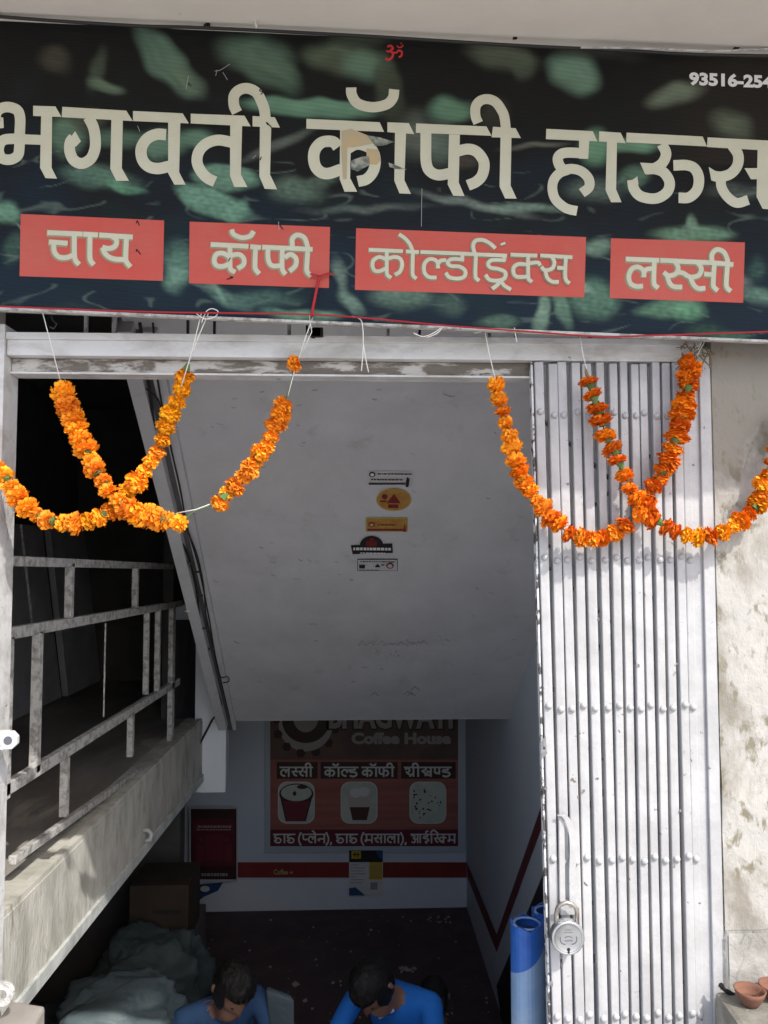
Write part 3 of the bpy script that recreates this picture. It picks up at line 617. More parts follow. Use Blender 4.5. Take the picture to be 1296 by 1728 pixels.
letter(z3, [], [(94, [(500, 95), (505, 160), (560, 240), (690, 275), (820, 250), (880, 190), (892, 112)])])
letter(z3, [[(92, 380), (760, 412), (800, 500), (92, 470)], [(400, 480), (500, 485), (490, 920), (555, 1045), (440, 1045), (395, 930)]],
       [(104, [(380, 640), (345, 596), (290, 585), (225, 600), (172, 660), (158, 740), (178, 820), (230, 870), (300, 878), (410, 840)]), (100, [(470, 650), (540, 615), (610, 620), (690, 665), (720, 760), (700, 860), (640, 930), (560, 952)])])
letter(z3, [[(830, 412), (1025, 420), (1075, 520), (830, 502)], [(900, 505), (1000, 510), (985, 940), (1045, 1065), (940, 1060), (893, 945)]], [])
letter(z4, [[(130, 402), (830, 432), (880, 525), (128, 495)], [(458, 510), (565, 515), (555, 990), (612, 1125), (500, 1120), (445, 1010)]],
       [(108, [(228, 480), (228, 620), (230, 780), (262, 870), (350, 915), (480, 895)]), (108, [(530, 680), (650, 657), (740, 690), (805, 790), (790, 910), (730, 980), (645, 1018)])])
letter(z4, [[(895, 435), (1120, 450), (1172, 548), (880, 540)], [(970, 540), (1078, 540), (1070, 1020), (1130, 1150), (1015, 1148), (960, 1030)]],
       [(98, [(748, 398), (722, 330), (722, 240), (765, 180), (840, 160), (920, 190), (980, 270), (1010, 350), (1030, 540)])])
letter(z5, [[(142, 242), (650, 268), (700, 380), (138, 355)], [(500, 368), (612, 375), (600, 572), (500, 568)]],
       [(112, [(560, 512), (400, 502), (310, 515), (268, 565), (285, 640), (330, 690)]), (108, [(300, 700), (420, 680), (530, 710), (605, 790), (608, 880), (530, 945)]), (106, [(380, 690), (290, 725), (225, 800), (208, 900), (240, 1010), (330, 1095), (400, 1125), (478, 1140)])])
letter(z5, [[(720, 270), (955, 285), (1010, 400), (718, 380)], [(805, 385), (915, 390), (905, 905), (965, 1045), (850, 1045), (790, 915)]], [])
letter(z6, [[(88, 222), (738, 255), (775, 340), (85, 305)], [(203, 478), (320, 484), (320, 575), (245, 575)], [(95, 655), (180, 595), (190, 660), (110, 700)]],
       [(90, [(390, 320), (425, 400), (395, 480), (320, 528), (250, 530)]), (90, [(250, 535), (330, 533), (405, 562), (454, 640), (440, 720), (370, 775), (290, 785), (200, 760), (150, 700), (138, 625)]), (90, [(488, 502), (600, 500), (670, 530), (705, 610), (690, 710), (620, 775), (532, 778)])])
letter(z6, [[(780, 262), (1500, 300), (1550, 390), (775, 345)], [(1095, 525), (1225, 525), (1225, 620), (1150, 620)], [(790, 515), (850, 552), (850, 636), (812, 630)], [(1208, 350), (1310, 360), (1300, 780), (1350, 880), (1250, 872), (1198, 770)]],
       [(90, [(990, 330), (1040, 410), (1035, 500), (980, 570), (900, 598), (830, 592)]), (84, [(892, 610), (900, 690), (950, 770), (1030, 822), (1128, 796)])])
# torn and yellowed patch over the letter
ik = Ink(lambda x, y, k: z3.fn(base=22)(x, y, k))
ik.poly([(412, 490), (500, 470), (720, 560), (730, 600), (520, 640), (465, 640), (460, 930), (425, 930), (412, 700)]); ik.poly([(640, 650), (745, 660), (770, 760), (730, 800), (640, 790)])
sb(ik.build('yellowed_patch', M['tape'], None))
ik = Ink(lambda x, y, k: z3.fn(base=26)(x, y, k))
for tp_ in ([(640, 530), (760, 550), (890, 590), (800, 625), (720, 630), (700, 600)], [(500, 760), (600, 725), (665, 720), (670, 800), (560, 860), (500, 840)], [(840, 780), (900, 800), (1010, 845), (900, 835), (850, 820)]):
    ik = Ink(lambda x, y, k: z3.fn(base=26)(x, y, k)); ik.poly(tp_); sb(ik.build('torn_film', M['tear'], None))
# phone number and small red sign
ik = Ink(lambda x, y, k: onS(x, y, k+4)); ik.text('93516-254', 1163, 121, 1304, 144, 6, .045); sb(ik.build('phone_number', M['white'], None))
zo = Z(648, 74, 8)
ik = Ink(zo.fn(base=4))
for w_, p in ((30, [(45, 40), (90, 25), (120, 60), (85, 95), (120, 125), (110, 180), (60, 215), (20, 190)]), (26, [(95, 110), (160, 120), (200, 90), (240, 110), (235, 160), (200, 180)]), (18, [(175, 25), (200, 48), (240, 40), (260, 15)]), (22, [(225, -8), (240, -2)]), (22, [(30, 90), (60, 105), (95, 95)])): ik.stroke(p, w_)
sb(ik.build('om_symbol', M['omred'], None))
# red menu panels
def panel(corners, z, strokes, w0):
    ik = Ink(lambda x, y, k: onS(x, y, k+1)); ik.poly(corners); o = sb(ik.build('red_panel', M['signred'], None))
    ie = Ink(z.fn(-5, 5, 3)); il = Ink(z.fn(0, 0, 3))
    for ps in (0, 1):
     if ps: il.k = ie.k+1
     for p in strokes:
        wd = w0
        if isinstance(p[0], (int, float)): wd = p[0]; p = p[1]
        if ps: il.stroke(p, wd-5, len(p) > 2)
        else: ie.stroke(p, wd+12, len(p) > 2)
    for kk, mm in ((ie, M['signedge']), (il, M['signtext'])):
        l = kk.build('lettering' if kk is il else 'lettering_outline', mm, None); l.parent = o
panel([(35, 361), (277, 372), (275, 474), (33, 466)], Z(30, 350, 4.985), [
 [(248, 212), (545, 225)], [(475, 220), (477, 400), (490, 450), (518, 480)], [(262, 290), (420, 302)], [(302, 292), (308, 370), (345, 415), (410, 422), (480, 395)],
 [(550, 225), (675, 232)], [(608, 228), (606, 400), (615, 450), (642, 482)], [(685, 232), (968, 250)], [(915, 245), (908, 420), (920, 465), (950, 500)], [(790, 240), (830, 275), (820, 325), (770, 345), (712, 335)], [(715, 335), (730, 380), (765, 415), (820, 435), (900, 438)]], 46)
panel([(320, 374), (557, 383), (555, 486), (319, 478)], Z(310, 360, 4.985), [
 [(405, 135), (420, 175), (490, 205), (560, 190), (590, 150)], [(228, 262), (545, 278)], [(390, 270), (390, 440), (400, 475), (435, 495)], [(385, 365), (330, 335), (275, 345), (258, 400), (280, 440), (335, 445), (390, 420)], [(395, 355), (465, 345), (505, 380), (503, 430), (455, 465)],
 [(560, 280), (650, 288)], [(605, 285), (600, 440), (612, 480), (638, 508)], [(660, 284), (880, 294)], [(710, 285), (712, 390), (745, 440), (820, 440)], [(830, 290), (828, 450), (840, 490), (860, 512)], [(850, 372), (900, 345), (945, 380), (940, 440), (890, 488)],
 [(875, 292), (1085, 304)], [(1045, 300), (1035, 460), (1045, 500), (1075, 530)], [(915, 275), (915, 215), (955, 182), (1010, 200), (1035, 250), (1045, 310)]], 44)
panel([(601, 385), (989, 400), (986, 502), (599, 489)], Z(590, 370, 5.89), [
 [(190, 303), (530, 318)], [(370, 310), (370, 520), (382, 560), (415, 582)], [(360, 400), (300, 375), (240, 405), (228, 465), (250, 510), (300, 515), (365, 485)], [(385, 390), (450, 375), (505, 395), (522, 455), (500, 520), (450, 552)],
 [(560, 320), (690, 327)], [(630, 325), (625, 520), (635, 565), (665, 590)], [(490, 148), (550, 190), (600, 250), (630, 330)],
 [(705, 325), (1200, 345)], [(880, 490), (872, 430), (840, 400), (785, 400), (742, 450), (745, 530), (790, 575), (865, 580)], [(876, 450), (905, 412), (960, 405)], [(1120, 345), (1120, 405)], [(1138, 402), (1020, 395), (975, 430), (1010, 465), (1090, 470), (1148, 510), (1140, 570), (1070, 590), (990, 575), (955, 530)],
 [(1178, 345), (1330, 352)], [(1255, 348), (1250, 550), (1262, 590), (1290, 610)], [(1245, 345), (1228, 270), (1250, 215), (1320, 205), (1395, 240), (1450, 290)],
 [(1328, 352), (1565, 362)], [(1538, 360), (1538, 410)], [(1550, 408), (1420, 405), (1378, 440), (1400, 480), (1480, 495), (1545, 525), (1540, 585), (1470, 610), (1390, 600), (1350, 550)],
 [(1500, 600), (1470, 650), (1415, 692)], [(1500, 610), (1540, 660), (1605, 700)], (52, [(1522, 232), (1530, 255)]),
 [(1600, 352), (1865, 362)], [(1775, 360), (1775, 560), (1785, 600), (1815, 622)], [(1765, 450), (1680, 445), (1632, 480), (1632, 540), (1670, 572), (1770, 570)], [(1785, 438), (1870, 430), (1895, 462)],
 [(1895, 360), (2215, 378)], [(2150, 370), (2142, 550), (2155, 610), (2188, 636)], [(2010, 370), (2035, 430), (2012, 490), (1940, 505), (1905, 470)], [(1945, 505), (1965, 580), (2015, 620), (2080, 622)], [(2062, 480), (2145, 488)]], 42)
panel([(1031, 402), (1257, 409), (1254, 511), (1029, 503)], Z(1020, 390, 4.985), [
 [(180, 235), (462, 246)], [(420, 245), (415, 420), (425, 455), (455, 478)], [(332, 388), (328, 335), (285, 302), (232, 318), (205, 380), (220, 440), (268, 465), (325, 462)], [(330, 350), (355, 322), (415, 315)],
 [(470, 245), (680, 256)], [(590, 252), (620, 305), (600, 358), (540, 375), (498, 345)], [(528, 375), (550, 440), (590, 468), (655, 470)], [(605, 345), (660, 352), (700, 378)],
 [(672, 256), (905, 266)], [(780, 260), (815, 315), (795, 370), (730, 388), (700, 375)], [(722, 388), (750, 450), (790, 482), (850, 480)], [(838, 360), (920, 368)], [(925, 265), (915, 440), (925, 475), (955, 500)],
 [(895, 265), (1085, 282)], [(1035, 275), (1025, 440), (1035, 480), (1065, 505)], [(905, 252), (905, 195), (945, 155), (1000, 172), (1030, 225), (1040, 280)]], 44)
# scuffs and tiny torn marks on the sheet
ik = Ink(lambda x, y, k: onS(x, y, k+20)); rnd = random.Random(21)
for x, y in ((320, 140), (440, 150), (446, 155), (230, 377), (470, 380), (388, 467), (230, 425), (389, 435), (440, 265), (452, 211)):
    ik.stroke([(x, y), (x+rnd.uniform(-4, 6), y+rnd.uniform(-5, 5)), (x+rnd.uniform(-6, 8), y+rnd.uniform(2, 9))], 1.8)
sb(ik.build('tear_marks', M['scuff'], None))
ik = Ink(lambda x, y, k: onS(x, y, k+34))
for p in ([(362, 120), (372, 118), (388, 108)], [(376, 122), (384, 135)], [(366, 118), (364, 128)], [(314, 150), (318, 128)], [(432, 262), (426, 268)], [(232, 212), (236, 222)], [(712, 318), (711, 382)], [(470, 374), (471, 388)]): ik.stroke(p, .8)
sb(ik.build('scratches', M['grayprint'], None))

# cables above the sign, hanging wire
fs = lambda Y: (lambda x, y: atY(x, y, Y))
wire('cable', [(-120, 18), (0, 28), (120, 37), (240, 44), (345, 47), (600, 60), (860, 76), (1050, 85), (1180, 92), (1400, 96)], fs(-.105), .0035, M['cable'], 'black cable running along the top edge of the signboard')
wire('cable', [(980, 80), (1100, 82), (1200, 86), (1260, 84), (1310, 82), (1400, 80)], fs(-.11), .0022, M['rail'], 'thin grey wire over the right end of the signboard top')
wire('hanging_wire', [(418, -40), (423, 0), (428, 25), (433, 47)], fs(-.115), .0028, M['clip'], 'pale wire dangling in front of the overhang')
for x, y, lb in ((348, 43, 'dark tape knot on the sign top above the second title letter group'), (870, 62, 'dark tape knot on the sign top right of the middle'), (1243, 80, 'dark tape knot on the sign top above the phone number, left of two'), (1275, 74, 'dark tape knot on the sign top above the phone number, right of two'), (1270, 40, 'small dark speck stuck on the overhang above the phone number')):
    p = atY(x, y, -.1); q = MB()
    for k in range(5): q.box((rnd.uniform(-.006, .006), -.004, rnd.uniform(-.004, .004)), (rnd.uniform(-.008, .008), .004, rnd.uniform(-.006, .006)))
    tag(q.build('cable_knot', M['scuff'], loc=p), lb, 'knot', 'knots of tape along the sign top')
# red cords and white ties along the bottom edge
fr = fs(-.098)
wire('cord', [(-100, 512), (0, 517), (150, 523), (280, 527), (430, 529), (530, 531), (620, 537), (760, 550), (900, 560), (1010, 568), (1100, 566), (1200, 563), (1400, 556)], fr, .0017, M['redcord'], 'long red cord stretched along the bottom of the signboard', 'cord')
wire('cord', [(540, 466), (536, 480), (532, 500), (528, 520), (527, 534)], fs(-.09), .0032, M['redcord'], 'short thick red cord hanging under the second red panel', 'cord')
q = MB(); p = atY(540, 466, -.088)
q.tube([p+Vector((-.02, 0, .004)), p, p+Vector((.018, 0, .006)), p+Vector((.028, 0, .002))], .0022, 5); tag(q.build('cord_knot', M['redcord']), 'knotted red cord end on the second red panel', 'knot')
for pts, lb in (([(610, 626), (613, 580), (611, 545), (603, 536), (594, 534)], 'white thread hooked over the sign bottom near its middle, hanging loose'), ([(613, 580), (618, 610), (622, 628)], 'loose thread end hanging against the middle of the top beam'),
                ([(698, 562), (715, 568), (735, 560), (748, 550), (738, 562), (720, 570)], 'white tie looped along the sign bottom right of the middle'), ([(868, 553), (872, 577)], 'short white tie between the sign and the beam'),
                ([(330, 528), (345, 538), (362, 535), (368, 526), (358, 521), (348, 526), (340, 545)], 'white thread loop knotted under the first third of the sign')):
    wire('white_thread', pts, fs(-.093), .0011, M['thread'], lb, 'thread')
q = MB(); p = atY(86, 540, -.05)
q.tube([p+Vector((0, 0, .015)), p+Vector((.003, 0, 0)), p+Vector((.012, 0, -.008)), p+Vector((.006, 0, -.018)), p+Vector((-.002, 0, -.014))], .0018, 6); tag(q.build('wire_hook', M['cable']), 'small bent wire hook under the left end of the sign', 'hook')
q = MB(); p = atY(533, 562, -.02)
for k in range(9): q.box((p.x+rnd.uniform(-.016, .01), -.03, p.z+rnd.uniform(-.01, .01)), (p.x+rnd.uniform(-.01, .018), -.016, p.z+rnd.uniform(-.012, .012)))
tag(q.build('cable_knot', M['scuff']), 'clump of black tape sitting on the top beam', 'knot')

# ================================================================ garlands
def petal_flower(seed, flat, n=112, R=.0232):
    r = random.Random(seed); q = MB()
    for i in range(n):
        t = (i+.5)/n; ph = math.acos(1-2*t); th = i*2.39996+r.uniform(-.25, .25)
        nrm = Vector((math.sin(ph)*math.cos(th), math.sin(ph)*math.sin(th), math.cos(ph)))
        tg = nrm.cross(Vector((0, 0, 1)))
        if tg.length < .1: tg = Vector((1, 0, 0))
        tg.normalize(); tg = (Matrix.Rotation(r.uniform(-1.1, 1.1), 3, nrm) @ tg); bi = nrm.cross(tg)
        rr = R*r.uniform(.78, 1.08); w_ = R*r.uniform(.15, .25); l = R*.52
        a = nrm*R*.42; m1 = nrm*rr*.82+bi*l*.18; e = nrm*rr*1.0+bi*l*r.uniform(.25, .7)
        pts = [a-tg*w_*.5, a+tg*w_*.5, m1+tg*w_, m1-tg*w_, e+tg*w_*.75+bi*.0015*r.uniform(-1, 1), e-tg*w_*.75]
        k = len(q.v); q.v += [(p.x, p.y, p.z*flat) for p in pts]; q.f += [(k, k+1, k+2, k+3), (k+3, k+2, k+4, k+5)]
    q.lathe([(.0001, -R*.55*flat), (R*.5, -R*.3*flat), (R*.58, 0), (R*.5, R*.3*flat), (.0001, R*.55*flat)], 10)
    return q.mesh('flower')
FL = {}
for kind, fl, mt in (('ball', .86, 'orangeA'), ('disc', .55, 'orangeB'), ('gold', .8, 'yellow')):
    FL[kind] = []
    for sd in range(5):
        me = petal_flower(sd*13+len(kind), fl); me.materials.append(M[mt]); FL[kind].append(me)
cal = MB().lathe([(.0001, -.012), (.004, -.012), (.0065, -.004), (.010, .004), (.0001, .006)], 8).mesh('calyx'); cal.materials.append(M['calyx'])
rndf = random.Random(99)
def flowers(root, path, Y, step, kinds, size=1.0, jit=2.0, green=.25):
    P = catmull(path, 12); d = 0; last = P[0]; out = [P[0]]
    for p in P[1:]:
        d += math.hypot(p[0]-last[0], p[1]-last[1]); last = p
        if d >= step*rndf.uniform(.8, 1.18): out.append(p); d = 0
    for i, p in enumerate(out):
        a = out[max(0, i-1)]; b = out[min(len(out)-1, i+1)]
        A, B = atY(*a, Y), atY(*b, Y); t = (B-A).normalized() if (B-A).length > 0 else Vector((1, 0, 0))
        kd = rndf.choice(kinds)
        o = bpy.data.objects.new('flower', rndf.choice(FL[kd])); C.objects.link(o); o.parent = root
        pos = atY(p[0]+rndf.uniform(-jit, jit), p[1]+rndf.uniform(-jit, jit), Y+rndf.uniform(-.006, .006)); o.location = pos-root.location
        t2 = (t+Vector((rndf.uniform(-.25, .25), rndf.uniform(-.35, .35), rndf.uniform(-.25, .25)))).normalized()
        o.rotation_mode = 'QUATERNION'; o.rotation_quaternion = t2.to_track_quat('Z', 'Y') @ Matrix.Rotation(rndf.uniform(0, 6), 3, 'Z').to_quaternion()
        s_ = .93*size*rndf.uniform(.86, 1.2); o.scale = (s_*rndf.uniform(.9, 1.1), s_*rndf.uniform(.9, 1.1), s_*rndf.uniform(.85, 1.25))
        if rndf.random() < green:
            c = bpy.data.objects.new('calyx', cal); C.objects.link(c); c.parent = root; c.rotation_mode = 'QUATERNION'
            c.rotation_quaternion = (t if rndf.random() < .5 else -t).to_track_quat('Z', 'Y'); c.location = pos+t*.013+Vector((0, -.004, .003))-root.location; c['label'] = 'green calyx between the flowers'
def thread(root, pts, Y, r=.0010, m='thread', sm=False):
    P = [atY(*p, Y)-root.location for p in pts]
    if sm: P = [Vector(v) for v in catmull([tuple(p) for p in P], 6)]
    MB().tube(P, r, 5).build('thread', M[m], root, True)
YG = -.07; YG2 = -.045
gA = empty('marigold_garland', atY(300, 700, YG), label='marigold garland with a bare stretch of thread and a lone bloom near the beam', cat='garland', group='marigold garlands')
pA = [(107, 664), (122, 705), (140, 745), (158, 785), (180, 822), (205, 850), (235, 868), (268, 876), (300, 884)]
flowers(gA, pA, YG-.006, 19, ['ball'], .98); pC = [(370, 848), (395, 820), (420, 795), (440, 765), (455, 745), (467, 712), (480, 684)]
flowers(gA, pC, YG, 18, ['ball'], .92); flowers(gA, [(498, 616), (505, 617)], YG, 30, ['ball'], .85, green=0)
thread(gA, [(70, 520), (104, 650)], YG-.012); thread(gA, [(298, 866), (330, 860), (362, 848)], YG); thread(gA, [(486, 668), (497, 625)], YG-.01); thread(gA, [(504, 606), (516, 568), (528, 535)], YG-.016); thread(gA, [(508, 600), (526, 560), (522, 532), (530, 530)], YG-.014)
thread(gA, pA+[(330, 862)]+pC+[(500, 610)], YG, .0012, 'calyx', True)
gB = empty('marigold_garland', atY(150, 800, YG), label='dense orange marigold garland rising from the left frame post to a double thread', cat='garland', group='marigold garlands')
pB = [(-60, 700), (-30, 750), (4, 795), (22, 825), (42, 852), (75, 876), (110, 884), (145, 880), (178, 868), (208, 838), (236, 805), (258, 775), (276, 735), (290, 700), (303, 665), (316, 628)]
flowers(gB, pB, YG+.008, 20, ['ball', 'ball', 'ball', 'gold'], .92, green=.35); thread(gB, pB, YG+.008, .0013, 'calyx', True)
thread(gB, [(340, 528), (322, 600), (306, 652)], YG-.016); thread(gB, [(352, 528), (334, 570), (318, 612)], YG-.014)
gD = empty('marigold_garland', atY(1000, 800, YG2), label='orange marigold garland hanging from the doorway edge across the gate to the gate post', cat='garland', group='marigold garlands')
pD1 = [(836, 652), (845, 685), (856, 722), (868, 765), (880, 805), (900, 838), (925, 870), (955, 896), (985, 908), (1015, 908), (1042, 896), (1064, 872)]
pD2 = [(1086, 856), (1102, 826), (1120, 795), (1134, 765), (1142, 735), (1150, 706), (1155, 675), (1162, 648), (1166, 615)]
flowers(gD, pD1, YG2-.006, 19.5, ['ball', 'ball', 'disc'], .94, green=.1); flowers(gD, pD2, YG2-.004, 17, ['disc'], 1.08, green=.7); flowers(gD, [(1160, 614), (1174, 622), (1156, 634), (1172, 645)], YG2-.010, 12, ['disc'], .95, green=0)
thread(gD, pD1+pD2, YG2, .0016, 'calyx', True); thread(gD, [(818, 558), (826, 600), (836, 640)], YG2-.03); thread(gD, [(812, 560), (800, 562)], YG2-.03)
gE = empty('marigold_garland', atY(1100, 850, YG2), label='marigold garland of flat deep orange blooms crossing the gate and leaving at the right edge', cat='garland', group='marigold garlands')
pE = [(995, 642), (1000, 670), (1012, 702), (1022, 732), (1034, 760), (1044, 786), (1058, 812), (1070, 834), (1086, 862), (1108, 880), (1135, 892)]
pE2 = [(1140, 896), (1165, 905), (1190, 908), (1216, 900), (1240, 886), (1262, 870), (1278, 850), (1290, 818), (1300, 785), (1315, 740), (1330, 690)]
flowers(gE, pE, YG2-.012, 24, ['disc'], .98, green=.85); flowers(gE, pE2, YG2-.012, 19, ['ball', 'gold', 'disc'], .92, green=.4)
flowers(gE, [(1078, 846), (1096, 852), (1090, 872), (1076, 864)], YG2-.02, 14, ['disc'], .95, green=.3)
thread(gE, pE+pE2, YG2-.004, .0018, 'calyx', True); thread(gE, [(976, 553), (984, 600), (990, 622)], YG2-.02)
# dry stalks at the top of the garland
q = MB()
for (a, b, r_) in (((992, 640), (987, 617), .003), ((994, 640), (990, 622), .004)): q.tube([atY(*a, YG2-.01), atY((a[0]+b[0])/2-1, (a[1]+b[1])/2, YG2-.012), atY(*b, YG2-.01)], [r_, r_*.8, .0005], 5)
o = q.build('stalk', M['dryleaf'], gE); o.location = -gE.location
q = MB(); rn = random.Random(4)
for k in range(26):
    x, y = rn.uniform(1148, 1202), rn.uniform(578, 602); q.tube([atY(x, y, -.03), atY(x+rn.uniform(-9, 9), y+rn.uniform(-6, 8), -.035), atY(x+rn.uniform(-14, 14), y+rn.uniform(-2, 26), -.03)], rn.choice((.0009, .0014)), 4)
tag(q.build('dry_straw_wisps', M['dryleaf']), 'tangle of dry straw and thread on the top corner of the gate post', 'straw')
q = MB().tube([atY(x, y, -.035) for x, y in ((1176, 600), (1190, 575), (1194, 566), (1186, 572), (1178, 590))], .0012, 5); tag(q.build('white_thread', M['thread']), 'white thread knotted above the gate post corner', 'thread')

# ================================================================ stickers on the sloping ceiling
def sticker(label, shapes, name='sticker'):
    root = empty(name, onC(*shapes[0][2]), label=label, cat='sticker', group='stickers on the sloping ceiling')
    for i, (nm, m, org, fn) in enumerate(shapes):
        ik = Ink(lambda x, y, k, i=i: onC(x, y, k*.5+5+i*5)); fn(ik); o = ik.build(nm, M[m], root); o.location = -root.location
def dashes(ik, x0, x1, y, h, rn=random.Random(2)):
    x = x0
    while x < x1: l = rn.uniform(2, 6); ik.rect(x, y-h/2, min(x+l, x1), y+h/2); x += l+rn.uniform(.8, 1.6)
sticker('pale sticker with small black print, top of the ceiling stickers', [('paper', 'pale', (658, 806), lambda k: k.rect(619, 794, 696, 819)),
 ('print', 'black', (658, 806), lambda k: (k.ell(628, 799, 5.5, 4.5), dashes(k, 637, 695, 798, 2), dashes(k, 626, 680, 807, 2), k.rect(622, 812.5, 684, 815), k.poly([(687, 802), (691, 806), (689, 819), (684, 819), (685, 808)]))),
 ('print_mark', 'white', (658, 806), lambda k: k.ell(628, 799, 3.2, 2.6))])
sticker('oval orange sticker with red triangle emblem', [('edge', 'tanedge', (664, 841), lambda k: k.ell(664.5, 842, 30, 19.5)), ('paper', 'tan', (664, 841), lambda k: k.ell(664.5, 841.5, 28, 18)),
 ('print', 'stickred', (664, 841), lambda k: (k.poly([(665, 831), (676, 847), (652, 847)]), k.ell(649, 836, 5, 4.5), k.rect(641, 842, 652, 845), k.rect(655, 849, 672, 855)))])
sticker('rectangular brown-orange sticker below the oval one', [('edge', 'tanedge', (652, 884), lambda k: k.rect(617, 872, 688, 896)), ('paper', 'tan', (652, 884), lambda k: k.rect(619, 874, 687, 895)),
 ('print', 'stickred', (652, 884), lambda k: (k.ell(627, 883, 5.5, 4.5), dashes(k, 637, 668, 883.5, 2.2), k.rect(620, 890, 680, 893), k.poly([(683, 880), (685, 895), (680, 895)]))),
 ('print_mark', 'tanedge', (652, 884), lambda k: k.ell(627, 883, 3.2, 2.6))])
sticker('dark banner sticker with arched top and white lettering', [('paper', 'black', (628, 918), lambda k: (k.poly([(592, 919), (662, 916), (663, 932), (595, 934)]), k.ell(627, 920, 20, 17, 20, math.pi, 2*math.pi))),
 ('print_arch', 'stickred', (628, 918), lambda k: (k.rect(618, 911, 636, 920), k.rect(624, 906, 632, 910))), ('print', 'white', (628, 918), lambda k: (dashes(k, 596, 660, 924, 4.5), dashes(k, 608, 650, 930.5, 1.8)))])
sticker('small grey sticker with red ring, lowest of the ceiling stickers', [('edge', 'black', (637, 952), lambda k: k.rect(603, 942, 671, 962)), ('paper', 'pale', (637, 952), lambda k: k.rect(604, 943, 670, 961)),
 ('print', 'black', (637, 952), lambda k: (dashes(k, 608, 667, 945.5, 1.5), dashes(k, 606, 640, 959.5, 1.3), k.rect(606, 950, 616, 956), k.poly([(632, 954), (637, 948), (642, 954)]), k.rect(643, 949, 648, 951))),
 ('print_ring', 'stickred', (637, 952), lambda k: k.ell(658, 952, 6.5, 5)), ('print_mark', 'pale', (637, 952), lambda k: k.ell(658, 952, 4, 3))])

# ================================================================ basement room prints
def onB(x, y, k=0): return atY(x, y, YB-.004-.0006*k)
def wallink(fn, name, m, parent):
    ik = Ink(onB); fn(ik); return ik.build(name, M[m], parent)
wallink(lambda k: k.rect(398, 1455, 806, 1481), 'red_band', 'redband', backwall)
ik = Ink(onB); ik.k = 1; ik.poly([(318, 1486), (806, 1482), (806, 1545), (318, 1560)]); ik.build('white_band', M['wallwhite'], backwall)
ik = Ink(lambda x, y, k: onB(x, y, k+3)); ik.text('Coffee', 462, 1467, 486, 1476, 0, .03); ik.rect(489, 1471, 494, 1474); ik.build('band_lettering', M['tanedge'], backwall)
RW = lambda x, y, k: atX(x, y, WR-.003-.0006*k)
ik = Ink(RW); ik.poly([(795, 1532), (838, 1577), (915, 1370), (925, 1480), (838, 1662)]); ik.build('white_zigzag', M['wallin'], rightwall)
ik = Ink(lambda x, y, k: RW(x, y, k+2)); ik.poly([(788, 1455), (838, 1577), (838, 1607), (789, 1481)]); ik.poly([(838, 1577), (922, 1335), (930, 1352), (838, 1607)]); ik.build('maroon_stripe', M['maroon'], rightwall)
ik = Ink(lambda x, y, k: RW(x, y, k+5)); ik.poly([(838, 1663), (935, 1430), (940, 1770), (852, 1770)]); ik.build('dark_patch', M['darkpatch'], rightwall)  # near-black polygon over the near lower part of the side wall
# menu board
menu = empty('menu_board', atY(614, 1330, YB-.02), label='large red menu poster with three pictures on the basement back wall', cat='poster')
def pm(name, m, lift, fn, par=None):
    ik = Ink(lambda x, y, k: atY(x, y, YB-.030-.0012*lift-.0002*k)); fn(ik); o = ik.build(name, M[m], None); o.parent = menu; o.location = -menu.location; return o
P0 = [atY(x, y, YB-.027) for x, y in ((446, 1120), (786, 1120), (786, 1440), (446, 1440))]
o = MB().hexa(P0, [p+Vector((0, .022, 0)) for p in P0]).build('frame', M['alu'], None, bevel=.004); o.parent = menu; o.location = -menu.location
pm('sheet', 'posterbase', 0, lambda k: k.rect(456, 1130, 773, 1428))
pm('heading_ground', 'postertop', 1, lambda k: k.rect(456, 1130, 773, 1282))
pm('label_strip', 'posterdark', 2, lambda k: (k.rect(467, 1286, 536, 1314), k.rect(541, 1286, 671, 1314), k.rect(677, 1286, 769, 1314)))
pm('foot_strip', 'posterfoot', 2, lambda k: k.rect(456, 1400, 773, 1428))
pm('cup_emblem', 'posterdim', 2, lambda k: (k.ell(516, 1222, 46, 46, 32)))
pm('cup_emblem_inner', 'posterdark', 3, lambda k: (k.ell(516, 1216, 40, 38, 32)))
pm('cup_emblem_cup', 'posterdim', 4, lambda k: (k.ell(516, 1208, 22, 28, 24)))
def teeth(k):
    for i in range(12): a = math.radians(10+i*30); k.ell(516+50*math.cos(a), 1222+50*math.sin(a), 8, 8, 6)
pm('emblem_teeth', 'posterdark', 1.6, teeth)
pm('heading_text', 'posterdark', 3, lambda k: k.text('BHAGWATI', 551, 1184, 768, 1233, 0, .09))
pm('heading_text_face', 'posterdim', 4, lambda k: k.text('BHAGWATI', 555, 1186, 764, 1230, 0, .04))
pm('subheading_text', 'posterdim', 3, lambda k: k.text('Coffee House', 593, 1236, 761, 1256, 0, .05))
FT = {}
Ls = [[(52, 60), (50, 35), (32, 25), (12, 45), (15, 75), (35, 90), (48, 88)], [(50, 48), (60, 30), (75, 30)]]
st = lambda x: [(x, 0), (x, 100)]
Kl = [(45, 40), (22, 33), (8, 55), (20, 77), (45, 65)]; Kr = [(45, 40), (68, 33), (82, 55), (74, 80), (60, 88)]
IA = [(-20, -5), (-20, -32), (0, -42), (15, -28), (20, 0)]; Ss = [[(38, 0), (44, 25), (32, 45), (8, 42)], [(20, 46), (28, 75), (52, 90)]]
Dd = [(52, 0), (52, 26), (22, 28), (16, 46), (60, 55), (66, 80), (40, 97), (12, 86)]
Ch = [(50, 0), (20, 12), (18, 40), (52, 42), (74, 62), (60, 92), (28, 90), (14, 68), (40, 62)]
FT['la'] = (92, Ls+[st(75)], 1); FT['lh'] = (62, Ls, 1); FT['sa'] = (90, Ss+[[(52, 46), (75, 46)], st(75)], 1); FT['sh'] = (56, Ss+[[(36, 42), (60, 48)]], 1)
